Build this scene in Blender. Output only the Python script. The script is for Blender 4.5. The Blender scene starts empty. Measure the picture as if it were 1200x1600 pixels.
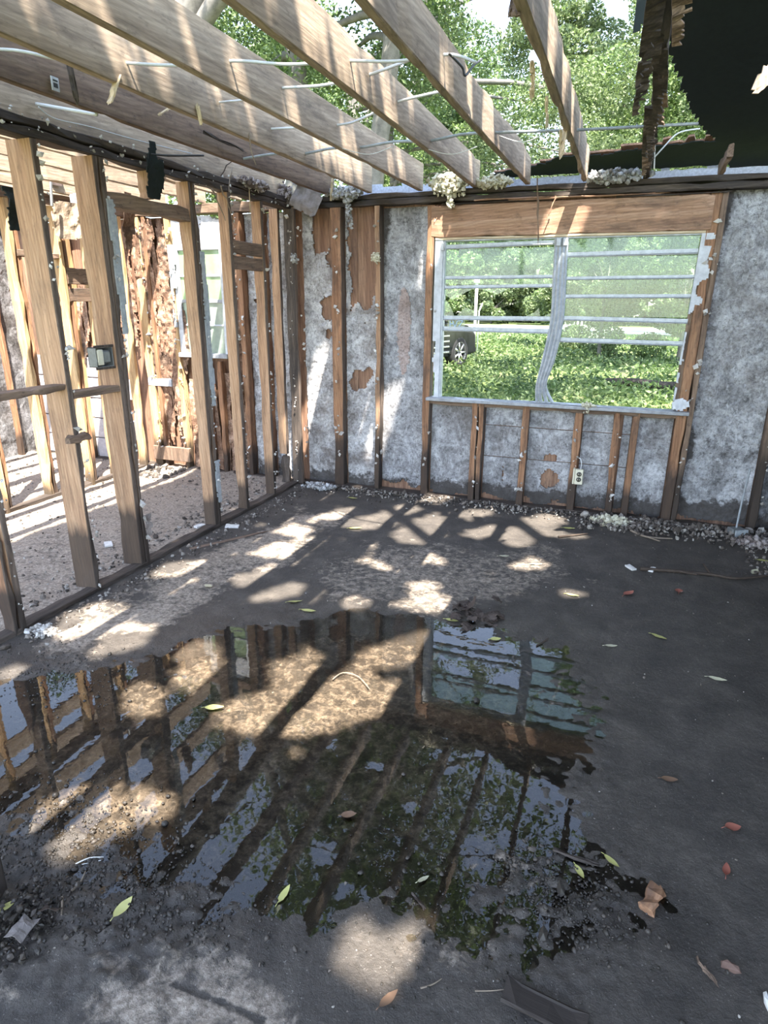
import bpy, bmesh, math, random
import numpy as np
from mathutils import Vector, Matrix

# ------------------------------------------------------------------ camera, sky, sun, exposure
SC = bpy.context.scene
COL = SC.collection
F_PX, YAW, PITCH, ROLL, CAM_H = 991.07, 0.356042, 0.318672, 0.0067587, 1.63247
BACK_Y, PART_X = 5.139, -2.751          # front face of the back wall studs, room face of the partition studs

def cam_axes():
    cy, sy = math.cos(YAW), math.sin(YAW); cp, sp = math.cos(PITCH), math.sin(PITCH)
    fw = np.array([-sy*cp, cy*cp, -sp]); rt = np.array([cy, sy, 0.0]); up = np.cross(rt, fw)
    c, s = math.cos(ROLL), math.sin(ROLL)
    return c*rt + s*up, -s*rt + c*up, fw
RT, UP, FW = cam_axes()
cd = bpy.data.cameras.new('camera'); cam = bpy.data.objects.new('camera', cd); COL.objects.link(cam)
cd.sensor_fit = 'HORIZONTAL'; cd.sensor_width = 36.0; cd.lens = F_PX/1200*36.0; cd.clip_start = 0.03; cd.clip_end = 600
cam.matrix_world = Matrix(((RT[0], UP[0], -FW[0], 0), (RT[1], UP[1], -FW[1], 0), (RT[2], UP[2], -FW[2], CAM_H), (0, 0, 0, 1)))
SC.camera = cam

SUN_DIR = np.array([-0.295, 0.42, -1.0])     # the way the light travels
world = bpy.data.worlds.new('sky'); SC.world = world; world.use_nodes = True
wn = world.node_tree; bg = wn.nodes['Background']
sky = wn.nodes.new('ShaderNodeTexSky'); sky.sky_type = 'NISHITA'; sky.sun_disc = False
sky.sun_elevation = math.radians(62.8); sky.sun_rotation = math.atan2(0.295, -0.42)
sky.air_density = 1.0; sky.dust_density = 0.4; sky.ozone_density = 2.0
hs = wn.nodes.new('ShaderNodeHueSaturation'); hs.inputs['Saturation'].default_value = .72; wn.links.new(sky.outputs['Color'], hs.inputs['Color'])
wn.links.new(hs.outputs['Color'], bg.inputs['Color']); bg.inputs['Strength'].default_value = 0.40
sd = bpy.data.lights.new('sun', 'SUN'); sd.energy = 11.0; sd.angle = math.radians(0.53); sd.color = (1.0, 0.94, 0.84)
so = bpy.data.objects.new('sun', sd); COL.objects.link(so)
so.rotation_euler = Vector(SUN_DIR).to_track_quat('-Z', 'Y').to_euler(); so.location = (3, -5, 12)
SC.view_settings.view_transform = 'Standard'; SC.view_settings.look = 'None'
SC.view_settings.exposure = 1.45; SC.view_settings.gamma = 1.0; SC.view_settings.use_curve_mapping = False
try:
    SC.cycles.max_bounces = 10; SC.cycles.transparent_max_bounces = 24; SC.cycles.diffuse_bounces = 5
    SC.cycles.sample_clamp_indirect = 6.0; SC.cycles.caustics_reflective = False; SC.cycles.caustics_refractive = False
except Exception: pass

# ------------------------------------------------------------------ where a sight line meets a plane
def ray(px, py): return FW + RT*(px-600)/F_PX - UP*(py-800)/F_PX
CAMP = np.array([0, 0, CAM_H])
def on_z(px, py, z=0.0):
    d = ray(px, py); return CAMP + d*((z-CAM_H)/d[2])
def on_y(px, py, y):
    d = ray(px, py); return CAMP + d*(y/d[1])
def on_x(px, py, x):
    d = ray(px, py); return CAMP + d*(x/d[0])

# ------------------------------------------------------------------ noise
def vnoise(x, y, seed=0):
    x = np.asarray(x, float); y = np.asarray(y, float)
    xi = np.floor(x).astype(np.int64); yi = np.floor(y).astype(np.int64); xf = x-xi; yf = y-yi
    def h(i, j):
        n = (i*374761393 + j*668265263 + seed*974711) & 0xffffffff
        n = ((n ^ (n >> 13))*1274126177) & 0xffffffff
        return ((n ^ (n >> 16)) & 0xffff)/65535.0
    u = xf*xf*(3-2*xf); v = yf*yf*(3-2*yf)
    return (h(xi, yi)*(1-u)+h(xi+1, yi)*u)*(1-v) + (h(xi, yi+1)*(1-u)+h(xi+1, yi+1)*u)*v
def fbm(x, y, seed=0, octs=4):
    r = 0; a = 0.5; t = 0; x = np.asarray(x, float); y = np.asarray(y, float)
    for k in range(octs):
        r = r + a*vnoise(x, y, seed+k*17); t += a; a *= .5; x = x*2.03; y = y*2.03
    return r/t
def sstep(x, a, b):
    t = np.clip((x-a)/(b-a), 0, 1); return t*t*(3-2*t)
def in_poly(x, y, poly):
    ins = np.zeros(x.shape, bool); n = len(poly)
    for i in range(n):
        x0, y0 = poly[i]; x1, y1 = poly[(i+1) % n]
        if y0 == y1: continue
        c = ((y0 > y) != (y1 > y)) & (x < (x1-x0)*(y-y0)/(y1-y0)+x0)
        ins ^= c
    return ins
def sdist(x, y, poly):                        # positive inside
    d = np.full(x.shape, 1e9); n = len(poly)
    for i in range(n):
        ax, ay = poly[i]; bx, by = poly[(i+1) % n]
        ex, ey = bx-ax, by-ay; t = np.clip(((x-ax)*ex+(y-ay)*ey)/(ex*ex+ey*ey+1e-12), 0, 1)
        d = np.minimum(d, np.hypot(x-ax-t*ex, y-ay-t*ey))
    return np.where(in_poly(x, y, poly), d, -d)
def zpoly(pts, ox=0, oy=0, s=1.0):            # outline measured on the photograph -> outline on the slab
    return [tuple(on_z(ox+a/s, oy+b/s)[:2]) for a, b in pts]

# ------------------------------------------------------------------ object helpers
def put(name, verts, faces, mat=None, parent=None, smooth=False, attrs=None):
    me = bpy.data.meshes.new(name)
    verts = np.asarray(verts, np.float32)
    if isinstance(faces, np.ndarray):
        n, k = faces.shape
        me.vertices.add(len(verts)); me.vertices.foreach_set('co', verts.ravel())
        me.loops.add(n*k); me.loops.foreach_set('vertex_index', faces.astype(np.int32).ravel())
        me.polygons.add(n); me.polygons.foreach_set('loop_start', np.arange(0, n*k, k, dtype=np.int32))
        me.update(calc_edges=True)
    else:
        me.from_pydata([tuple(map(float, v)) for v in verts], [], [tuple(map(int, f)) for f in faces]); me.update()
    me.polygons.foreach_set('use_smooth', np.full(len(me.polygons), bool(smooth)))
    if attrs:
        for k, a in attrs.items():
            at = me.attributes.new(k, 'FLOAT', 'POINT'); at.data.foreach_set('value', np.asarray(a, np.float32))
    if mat: me.materials.append(mat)
    o = bpy.data.objects.new(name, me); COL.objects.link(o)
    if parent: o.parent = parent
    return o
def empty(name, loc=(0, 0, 0), rotz=0):
    o = bpy.data.objects.new(name, None); COL.objects.link(o); o.location = loc; o.rotation_euler = (0, 0, rotz); o.empty_display_size = .1
    return o
def tag(o, label=None, cat=None, group=None, kind=None):
    if label: o['label'] = label
    if cat: o['category'] = cat
    if group: o['group'] = group
    if kind: o['kind'] = kind
    return o
def struct(name, loc=(0, 0, 0), label=None): return tag(empty(name, loc), label, None, None, 'structure')

def tube_data(pts, radii, sides=8, closed=True):
    pts = [np.array(p, float) for p in pts]; n = len(pts)
    if not hasattr(radii, '__len__'): radii = [radii]*n
    V = []; Fc = []; ref = None
    for i, p in enumerate(pts):
        t = pts[min(i+1, n-1)]-pts[max(i-1, 0)]; t = t/(np.linalg.norm(t)+1e-9)
        if ref is None:
            ref = np.array([0, 0, 1.0]) if abs(t[2]) < .9 else np.array([1.0, 0, 0])
        a = np.cross(t, ref); a /= np.linalg.norm(a)+1e-9; b = np.cross(a, t); ref = b
        for k in range(sides):
            w = 2*math.pi*k/sides; V.append(p+radii[i]*(math.cos(w)*a+math.sin(w)*b))
    for i in range(n-1):
        for k in range(sides):
            k2 = (k+1) % sides; Fc.append((i*sides+k, i*sides+k2, (i+1)*sides+k2, (i+1)*sides+k))
    if closed:
        Fc.append(tuple(range(sides))[::-1]); Fc.append(tuple((n-1)*sides+k for k in range(sides)))
    return V, Fc
def tube(name, pts, radii, mat, parent=None, sides=8, smooth=True):
    V, Fc = tube_data(pts, radii, sides); return put(name, V, Fc, mat, parent, smooth)
def spline(pts, n=6):
    pts = [np.array(p, float) for p in pts]; P = [pts[0]]+pts+[pts[-1]]; out = []
    for i in range(1, len(P)-2):
        for k in range(n):
            t = k/n; a, b, c, d = P[i-1], P[i], P[i+1], P[i+2]
            out.append(.5*((2*b)+(-a+c)*t+(2*a-5*b+4*c-d)*t*t+(-a+3*b-3*c+d)*t**3))
    out.append(pts[-1]); return out
class Join:                                    # collects shapes that become ONE mesh
    def __init__(s): s.V = []; s.F = []
    def add(s, V, Fc):
        o = len(s.V); s.V += [tuple(v) for v in V]; s.F += [tuple(o+i for i in f) for f in Fc]; return s
    def box(s, x0, x1, y0, y1, z0, z1, b=0.0):
        if b <= 0:
            V = [(x, y, z) for z in (z0, z1) for x, y in ((x0, y0), (x1, y0), (x1, y1), (x0, y1))]
            return s.add(V, [(3, 2, 1, 0), (4, 5, 6, 7), (0, 1, 5, 4), (1, 2, 6, 5), (2, 3, 7, 6), (3, 0, 4, 7)])
        bm = bmesh.new(); bmesh.ops.create_cube(bm, size=1)
        for v in bm.verts: v.co = ((x0+x1)/2+v.co.x*(x1-x0), (y0+y1)/2+v.co.y*(y1-y0), (z0+z1)/2+v.co.z*(z1-z0))
        bmesh.ops.bevel(bm, geom=bm.edges[:], offset=b, segments=1, affect='EDGES')
        bm.verts.index_update(); s.add([tuple(v.co) for v in bm.verts], [tuple(v.index for v in f.verts) for f in bm.faces]); bm.free(); return s
    def tube(s, pts, r, sides=8): return s.add(*tube_data(pts, r, sides))
    def out(s, name, mat, parent=None, smooth=False): return put(name, s.V, s.F, mat, parent, smooth)
def boxo(name, x0, x1, y0, y1, z0, z1, mat, parent=None, b=.003): return Join().box(x0, x1, y0, y1, z0, z1, b).out(name, mat, parent)

def lumber(name, L, w, d, mat, parent=None, loc=(0, 0, 0), axis='z', seed=0, rough=.15, rot=0.0, tip=0.0, bow=0.0, lean=(0, 0), n=None, edge=None):
    """A sawn stick along its own z (origin at its base): chipped arrises, a split tip, a rotted foot."""
    rnd = random.Random(seed*7919+11); n = n or max(6, int(L/.14)); b = .004
    ring = [(-w/2+b, -d/2), (w/2-b, -d/2), (w/2, -d/2+b), (w/2, d/2-b), (w/2-b, d/2), (-w/2+b, d/2), (-w/2, d/2-b), (-w/2, -d/2+b)]
    V = []; Fc = []; R = []
    chip = [0]*4
    for i in range(n+1):
        z = L*i/n; t = i/n
        for q in range(4):
            chip[q] = rnd.uniform(.006, .018) if rnd.random() < rough else rnd.uniform(0, .002)
        sx = bow*math.sin(math.pi*t) + lean[0]*t; sy = lean[1]*t
        zz = z + (rnd.uniform(-.01, .01) if 0 < i < n else 0)
        k0 = 1 - (tip*max(0, (t-.8)/.2)) if tip > 0 else 1
        for j, (x, y) in enumerate(ring):
            c = chip[((j+1)//2) % 4]; cx = -math.copysign(c, x) if abs(x) > .003 else 0; cy = -math.copysign(c, y)
            e = rnd.uniform(-.0012, .0012)
            zt = zz + (rnd.uniform(-tip*.15, 0) if (tip > 0 and i == n) else 0)
            V.append((x*k0+cx*.6+sx+e, y*k0+cy*.6+sy+e, zt))
            R.append(1-float(sstep(z, rot*.55, rot*1.25)) if rot > 0 else 0.0)
    for i in range(n):
        for k in range(8):
            k2 = (k+1) % 8; Fc.append((i*8+k, i*8+k2, (i+1)*8+k2, (i+1)*8+k))
    Fc.append(tuple(range(8))[::-1]); Fc.append(tuple(n*8+k for k in range(8)))
    o = put(name, V, Fc, mat, parent, False, {'rot': R})
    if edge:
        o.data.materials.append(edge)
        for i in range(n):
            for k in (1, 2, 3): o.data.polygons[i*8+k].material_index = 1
    o.location = loc
    if axis == 'y': o.rotation_euler = (-math.pi/2, 0, 0)
    elif axis == 'x': o.rotation_euler = (0, math.pi/2, 0)
    return o

def sheet(name, o0, ux, uz, W, H, cell, keep, disp, mat, parent=None, thick=.012, jit=.35, attr=None, seed=1):
    """A thin solid sheet on the plane o0 + u*ux + v*uz, cut to keep(u,v), with relief disp(u,v) along the normal."""
    o0 = np.array(o0, float); ux = np.array(ux, float); uz = np.array(uz, float); nn = np.cross(ux, uz); nn /= np.linalg.norm(nn)
    nu = max(2, int(round(W/cell))); nv = max(2, int(round(H/cell)))
    U, Vv = np.meshgrid(np.linspace(0, W, nu+1), np.linspace(0, H, nv+1)); rs = np.random.RandomState(seed)
    ju = np.zeros_like(U); jv = np.zeros_like(U)
    ju[:, 1:-1] = (rs.rand(nv+1, nu-1)-.5)*2*jit*W/nu; jv[1:-1, :] = (rs.rand(nv-1, nu+1)-.5)*2*jit*H/nv
    U = U+ju; Vv = Vv+jv
    dd = disp(U, Vv) if disp else np.zeros_like(U)
    Pf = o0 + U[..., None]*ux + Vv[..., None]*uz + dd[..., None]*nn
    Pb = Pf - thick*nn
    uc = (U[:-1, :-1]+U[1:, 1:])/2; vc = (Vv[:-1, :-1]+Vv[1:, 1:])/2
    K = keep(uc, vc) if keep else np.ones(uc.shape, bool)
    idx = np.arange((nu+1)*(nv+1)).reshape(nv+1, nu+1); N0 = idx.size
    a, b, c, d = idx[:-1, :-1], idx[:-1, 1:], idx[1:, 1:], idx[1:, :-1]
    fr = np.stack([a, b, c, d], -1)[K]; bk = (fr+N0)[:, ::-1]
    Kp = np.pad(K, 1); rim = []
    for (m, e0, e1) in ((Kp[:-2, 1:-1], a, b), (Kp[2:, 1:-1], c, d), (Kp[1:-1, :-2], d, a), (Kp[1:-1, 2:], b, c)):
        s = K & ~m; p = e0[s]; q = e1[s]; rim.append(np.stack([q, p, p+N0, q+N0], -1))
    Fc = np.concatenate([fr, bk]+rim); P = np.concatenate([Pf.reshape(-1, 3), Pb.reshape(-1, 3)])
    used = np.unique(Fc); rm = np.full(2*N0, -1); rm[used] = np.arange(len(used))
    at = None
    if attr is not None:
        av = attr(U, Vv).ravel(); at = {'tint': np.concatenate([av, av])[used]}
    return put(name, P[used], rm[Fc], mat, parent, False, at)

_bm = bmesh.new(); bmesh.ops.create_icosphere(_bm, subdivisions=1, radius=1); _bm.verts.index_update()
ICO_V = np.array([v.co[:] for v in _bm.verts]); ICO_F = np.array([[v.index for v in f.verts] for f in _bm.faces]); _bm.free()
_bm = bmesh.new(); bmesh.ops.create_icosphere(_bm, subdivisions=3, radius=1); _bm.verts.index_update()
ICO3_V = np.array([v.co[:] for v in _bm.verts]); ICO3_F = np.array([[v.index for v in f.verts] for f in _bm.faces]); _bm.free()
OCT_V = np.array([(1, 0, 0), (-1, 0, 0), (0, 1, 0), (0, -1, 0), (0, 0, 1), (0, 0, -1)], float)
OCT_F = np.array([(0, 2, 4), (2, 1, 4), (1, 3, 4), (3, 0, 4), (2, 0, 5), (1, 2, 5), (3, 1, 5), (0, 3, 5)])
def lumps(name, P, S, mat, parent=None, seed=0, flat=.7, ico=False, jit=.35, smooth=False):
    """Many irregular crumbs in one mesh. P: centres, S: sizes."""
    rs = np.random.RandomState(seed); P = np.asarray(P, float); S = np.asarray(S, float)
    bv, bf = (ICO_V, ICO_F) if ico else (OCT_V, OCT_F); n = len(P)
    q = rs.normal(size=(n, 3, 3)); Q = np.linalg.qr(q)[0]
    loc = bv[None]*(1+jit*(rs.rand(n, len(bv), 1)*2-1)); loc = loc*(np.array([1, 1, flat])*(.6+.8*rs.rand(n, 1, 3)))
    V = np.einsum('nij,nkj->nki', Q, loc)*S[:, None, None]+P[:, None, :]
    Fc = bf[None]+(np.arange(n)*len(bv))[:, None, None]
    return put(name, V.reshape(-1, 3), Fc.reshape(-1, 3), mat, parent, smooth, {'tint': np.repeat(rs.rand(n), len(bv))})

# ------------------------------------------------------------------ materials
class NT:
    def __init__(s, name):
        s.m = bpy.data.materials.new(name); s.m.use_nodes = True; s.t = s.m.node_tree; s.t.nodes.clear()
        s.out = s.n('ShaderNodeOutputMaterial')
    def n(s, typ, **kw):
        x = s.t.nodes.new(typ)
        for k, v in kw.items(): setattr(x, k, v)
        return x
    def l(s, a, b): s.t.links.new(a, b)
    def set(s, sock, v):
        if isinstance(v, bpy.types.NodeSocket): s.l(v, sock)
        elif hasattr(v, '__len__') and len(v) == 3 and sock.type == 'RGBA': sock.default_value = (*v, 1)
        else: sock.default_value = v
    def coord(s, scale=(1, 1, 1), rnd=True, kind='Object'):
        tc = s.n('ShaderNodeTexCoord'); mp = s.n('ShaderNodeMapping'); s.l(tc.outputs[kind], mp.inputs['Vector'])
        mp.inputs['Scale'].default_value = scale
        if rnd:
            oi = s.n('ShaderNodeObjectInfo'); mu = s.n('ShaderNodeMath', operation='MULTIPLY'); s.l(oi.outputs['Random'], mu.inputs[0]); mu.inputs[1].default_value = 57.0
            cx = s.n('ShaderNodeCombineXYZ')
            for k in range(3): s.l(mu.outputs[0], cx.inputs[k])
            s.l(cx.outputs[0], mp.inputs['Location'])
        return mp.outputs[0]
    def noise(s, vec, scale=1, detail=4, rough=.6, dist=0):
        x = s.n('ShaderNodeTexNoise'); s.l(vec, x.inputs['Vector']); x.inputs['Scale'].default_value = scale
        x.inputs['Detail'].default_value = detail; x.inputs['Roughness'].default_value = rough; x.inputs['Distortion'].default_value = dist
        return x.outputs['Fac']
    def ramp(s, fac, stops):
        r = s.n('ShaderNodeValToRGB'); s.l(fac, r.inputs[0]); e = r.color_ramp.elements
        while len(e) < len(stops): e.new(.5)
        for i, (p, c) in enumerate(stops):
            e[i].position = p; e[i].color = (*c, 1) if hasattr(c, '__len__') else (c, c, c, 1)
        return r.outputs[0]
    def mix(s, fac, a, b, blend='MIX'):
        m = s.n('ShaderNodeMix', data_type='RGBA', blend_type=blend); s.set(m.inputs[0], fac); s.set(m.inputs[6], a); s.set(m.inputs[7], b); return m.outputs[2]
    def math(s, op, a, b=0.0, clamp=False):
        m = s.n('ShaderNodeMath', operation=op, use_clamp=clamp); s.set(m.inputs[0], a); s.set(m.inputs[1], b); return m.outputs[0]
    def attr(s, name):
        a = s.n('ShaderNodeAttribute', attribute_name=name); return a.outputs['Fac']
    def bump(s, h, strength=.3, dist=.01):
        b = s.n('ShaderNodeBump'); s.l(h, b.inputs['Height']); b.inputs['Strength'].default_value = strength; b.inputs['Distance'].default_value = dist; return b.outputs[0]
    def pbr(s, col, rough=.8, normal=None, metal=0, spec=.3):
        p = s.n('ShaderNodeBsdfPrincipled'); s.set(p.inputs['Base Color'], col); s.set(p.inputs['Roughness'], rough)
        p.inputs['Metallic'].default_value = metal; p.inputs['Specular IOR Level'].default_value = spec
        if normal is not None: s.l(normal, p.inputs['Normal'])
        return p.outputs[0]
    def done(s, shader): s.l(shader, s.out.inputs['Surface']); return s.m

def wood(name, a, b, c, mold=(.05, .04, .035), moldamt=.5, rough=.75, foot=(.035, .028, .024)):
    t = NT(name); v = t.coord((16, 16, 1.0)); g = t.noise(v, 1.6, 6, .62, .6)
    col = t.ramp(g, [(.28, a), (.5, b), (.72, c)])
    v2 = t.coord((80, 80, 2.2)); f = t.noise(v2, 1.0, 4, .7); col = t.mix(.55, col, t.ramp(f, [(.3, .45), (.6, 1.0)]), 'MULTIPLY')
    v4 = t.coord((1, 1, .12)); w = t.n('ShaderNodeTexWave', wave_type='RINGS', rings_direction='SPHERICAL'); t.l(v4, w.inputs['Vector'])
    w.inputs['Scale'].default_value = 26; w.inputs['Distortion'].default_value = 5; w.inputs['Detail'].default_value = 3; w.inputs['Detail Scale'].default_value = 1.2
    col = t.mix(.28, col, t.ramp(w.outputs['Fac'], [(.25, .5), (.6, 1.0)]), 'MULTIPLY')
    v3 = t.coord((5, 5, 1.5)); m = t.noise(v3, 1.5, 6, .7, .4)
    col = t.mix(t.math('MULTIPLY', t.ramp(m, [(.5, 0.0), (.68, 1.0)]), moldamt), col, mold)
    m2 = t.noise(t.coord((30, 30, 12)), 1.0, 5, .75); col = t.mix(t.math('MULTIPLY', t.ramp(m2, [(.56, 0.0), (.66, 1.0)]), moldamt*.7), col, mold)
    r = t.attr('rot'); nz = t.noise(t.coord((24, 24, 4)), 1, 4, .6)
    rr = t.ramp(t.math('ADD', r, t.math('MULTIPLY', t.math('SUBTRACT', nz, .5), .7)), [(.3, 0.0), (.75, 1.0)])
    col = t.mix(t.math('MULTIPLY', rr, .88), col, foot)
    return t.done(t.pbr(col, rough, t.bump(t.math('ADD', g, f), .35, .004)))
W_HONEY = wood('wood_honey', (.29, .165, .10), (.46, .28, .165), (.58, .38, .24), moldamt=.35)
W_BRIGHT = wood('wood_bright', (.38, .22, .11), (.60, .39, .20), (.72, .52, .30), moldamt=.3)
W_RED = wood('wood_red', (.20, .10, .055), (.34, .18, .10), (.48, .28, .16), moldamt=.65)
W_JOIST = wood('wood_joist', (.32, .24, .17), (.47, .36, .26), (.58, .46, .34), mold=(.13, .10, .08), moldamt=.62)
W_HEAD = wood('wood_header', (.26, .14, .09), (.42, .25, .16), (.55, .36, .25), moldamt=.55)
W_ROT = wood('wood_rotten', (.035, .028, .024), (.075, .058, .048), (.16, .125, .10), mold=(.02, .017, .015), moldamt=.7)
W_MID = wood('wood_mid_brown', (.13, .085, .06), (.23, .155, .11), (.33, .24, .17), moldamt=.7)  # plain mid-brown timber for blocking, sills and scraps
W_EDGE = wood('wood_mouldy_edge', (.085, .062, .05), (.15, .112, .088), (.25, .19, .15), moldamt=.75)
W_PLY = wood('wood_plywood', (.19, .10, .065), (.30, .17, .11), (.42, .26, .17), moldamt=.55)
W_PALE = wood('wood_pale', (.55, .42, .28), (.72, .58, .40), (.82, .70, .52), moldamt=.12)

def plaster(name, lo, mid, hi, stain=(.10, .075, .06), stainamt=.6):
    t = NT(name); v = t.coord((1, 1, 1), False)
    a = t.noise(v, 5, 9, .75, .6); col = t.ramp(a, [(.30, lo), (.47, mid), (.64, hi)])
    b = t.noise(v, 55, 6, .8); col = t.mix(.75, col, t.ramp(b, [(.36, .22), (.5, .8), (.6, 1.0)]), 'MULTIPLY')
    w_ = t.noise(t.coord((1, 1, .35), False), 30, 6, .75, .3); col = t.mix(t.ramp(w_, [(.54, 0.0), (.64, .55)]), col, hi); k_ = t.noise(v, 24, 5, .75); col = t.mix(t.ramp(k_, [(.56, 0.0), (.66, .6)]), col, tuple(x*.35 for x in lo))
    c = t.noise(v, 2.6, 5, .6, .8); col = t.mix(t.math('MULTIPLY', t.ramp(c, [(.5, 0.0), (.68, 1.0)]), stainamt), col, stain)
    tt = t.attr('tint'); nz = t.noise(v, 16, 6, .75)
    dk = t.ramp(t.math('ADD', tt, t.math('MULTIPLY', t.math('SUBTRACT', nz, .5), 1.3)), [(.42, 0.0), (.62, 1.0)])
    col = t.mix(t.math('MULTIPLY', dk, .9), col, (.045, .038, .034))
    return t.done(t.pbr(col, .85, t.bump(t.math('ADD', a, b), .5, .006)))
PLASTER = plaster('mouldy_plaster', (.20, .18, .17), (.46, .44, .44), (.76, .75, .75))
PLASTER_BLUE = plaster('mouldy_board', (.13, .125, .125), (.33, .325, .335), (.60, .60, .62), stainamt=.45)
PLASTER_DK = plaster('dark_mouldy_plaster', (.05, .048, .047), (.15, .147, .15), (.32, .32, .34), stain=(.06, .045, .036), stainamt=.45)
BARK = plaster('torn_fibreboard', (.10, .055, .035), (.30, .17, .11), (.58, .40, .29), stain=(.06, .04, .03), stainamt=.8)
def simple(name, col, rough=.7, var=.35, scale=20, metal=0, spec=.3, bumpy=.2):
    t = NT(name); v = t.coord((1, 1, 1), True); a = t.noise(v, scale, 6, .7)
    c = t.mix(var, col, t.ramp(a, [(.3, .25), (.65, 1.0)]), 'MULTIPLY')
    return t.done(t.pbr(c, rough, t.bump(a, bumpy, .004) if bumpy else None, metal, spec))
def tinted(name, cols, rough=.8, scale=40):
    t = NT(name); r = t.ramp(t.attr('tint'), [(i/(len(cols)-1), c) for i, c in enumerate(cols)])
    a = t.noise(t.coord((1, 1, 1), False), scale, 4, .6); c = t.mix(.4, r, t.ramp(a, [(.3, .4), (.7, 1.0)]), 'MULTIPLY')
    return t.done(t.pbr(c, rough))
FELT = simple('black_roofing_felt', (.010, .016, .015), .75, .4, 30)
PAINT = simple('chalky_white_paint', (.62, .64, .68), .6, .45, 18)
METAL = simple('oxidised_aluminium', (.46, .49, .53), .45, .5, 24, .35)
GREYBOARD = simple('grey_sill_paint', (.40, .41, .43), .7, .6, 22)
TRIMGREY = simple('weathered_grey_trim', (.40, .43, .45), .7, .5, 30)
FASCIA = simple('speckled_fascia_paint', (.52, .57, .68), .7, .55, 60)
CABLE = simple('white_cable_sheath', (.72, .73, .74), .45, .2, 12, bumpy=0)
CABLE_DK = simple('dark_cable_sheath', (.05, .05, .05), .5, .3, 12, bumpy=0)
IVORY = simple('ivory_plastic', (.68, .64, .50), .45, .2, 30, bumpy=0)
SOCKET = simple('brown_socket_plastic', (.06, .055, .045), .4, .2, 30, bumpy=0)
BOXGREY = simple('galvanised_box', (.25, .26, .26), .5, .5, 25, .4)
INS_CREAM = tinted('cream_insulation', [(.42, .38, .27), (.62, .58, .44), (.72, .69, .56)], .95)
INS_GREY = tinted('grey_insulation', [(.20, .19, .18), (.42, .42, .42), (.58, .59, .60)], .95)
INS_BROWN = tinted('dirty_insulation', [(.12, .09, .08), (.30, .25, .23), (.45, .40, .38)], .95)
SCRAP = tinted('plaster_crumb', [(.30, .28, .25), (.55, .52, .48), (.75, .73, .70)], .9)
RUBBLE = tinted('rubble_crumb', [(.05, .042, .036), (.11, .09, .075), (.20, .17, .145), (.40, .37, .33)], .9)
MUDCLOD = tinted('mud_clod', [(.03, .026, .022), (.05, .043, .036), (.085, .07, .058)], .42)
PAPER = simple('grey_torn_paper', (.25, .22, .205), .9, .5, 24)
LITTER = simple('sodden_leaf_litter', (.075, .055, .045), .7, .6, 40)
TWIG = simple('dark_twig', (.075, .055, .042), .8, .5, 30)
TWIG_PALE = simple('pale_stick', (.30, .24, .18), .8, .5, 30)
PINK = plaster('stained_patch', (.3, .22, .2), (.42, .33, .30), (.5, .42, .4))
BLOCK = simple('pale_concrete_block', (.46, .43, .45), .9, .4, 25)
STONE = simple('brown_stone', (.16, .10, .08), .8, .5, 25)
def leafmat(name, a, b, c, trans=.35, rough=.5):
    t = NT(name); col = t.ramp(t.attr('tint'), [(0.0, a), (.5, b), (1.0, c)])
    d = t.pbr(col, rough, spec=.35); tr = t.n('ShaderNodeBsdfTranslucent'); t.l(t.mix(1.0, col, (1.0, 1.08, .75), 'MULTIPLY'), tr.inputs[0])
    mx = t.n('ShaderNodeMixShader'); mx.inputs[0].default_value = trans; t.l(d, mx.inputs[1]); t.l(tr.outputs[0], mx.inputs[2])
    return t.done(mx.outputs[0])
LEAF_MID = leafmat('oak_leaves', (.07, .105, .045), (.14, .205, .08), (.27, .34, .15))
LEAF_LIGHT = leafmat('bright_leaves', (.07, .10, .048), (.145, .195, .092), (.30, .355, .19))
LEAF_DARK = leafmat('deep_green_leaves', (.025, .045, .02), (.055, .095, .035), (.11, .17, .06), .25)
WEED = leafmat('weed_leaves', (.048, .08, .032), (.11, .165, .062), (.25, .31, .15), .4)
LEAF_YEL = leafmat('fallen_yellow_leaf', (.42, .40, .13), (.52, .50, .18), (.6, .56, .24), .15)
LEAF_PALE = leafmat('fallen_pale_leaf', (.45, .42, .28), (.5, .47, .32), (.6, .56, .42), .1)
LEAF_RED = leafmat('fallen_red_leaf', (.22, .07, .05), (.30, .10, .07), (.36, .14, .1), .1)
LEAF_BROWN = leafmat('fallen_brown_leaf', (.14, .08, .05), (.2, .12, .075), (.26, .17, .1), .1)
BARKM = simple('grey_oak_bark', (.20, .185, .165), .9, .7, 9)
MOSSM = simple('hanging_grey_moss', (.24, .25, .19), .95, .4, 30)
CARPAINT = simple('black_car_paint', (.012, .013, .015), .18, .1, 5, 0, .6, 0)
TYRE = simple('black_tyre_rubber', (.02, .02, .02), .8, .2, 20)
CHROME = simple('bright_alloy', (.62, .64, .66), .25, .1, 8, .9, .5, 0)
CARGLASS = simple('dark_car_glass', (.03, .04, .045), .08, .1, 5, 0, .6, 0)
ASPHALT = simple('pale_road', (.42, .41, .40), .9, .25, 3)
WHITEPOST = simple('white_post_paint', (.75, .75, .72), .6, .2, 12)
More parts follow.
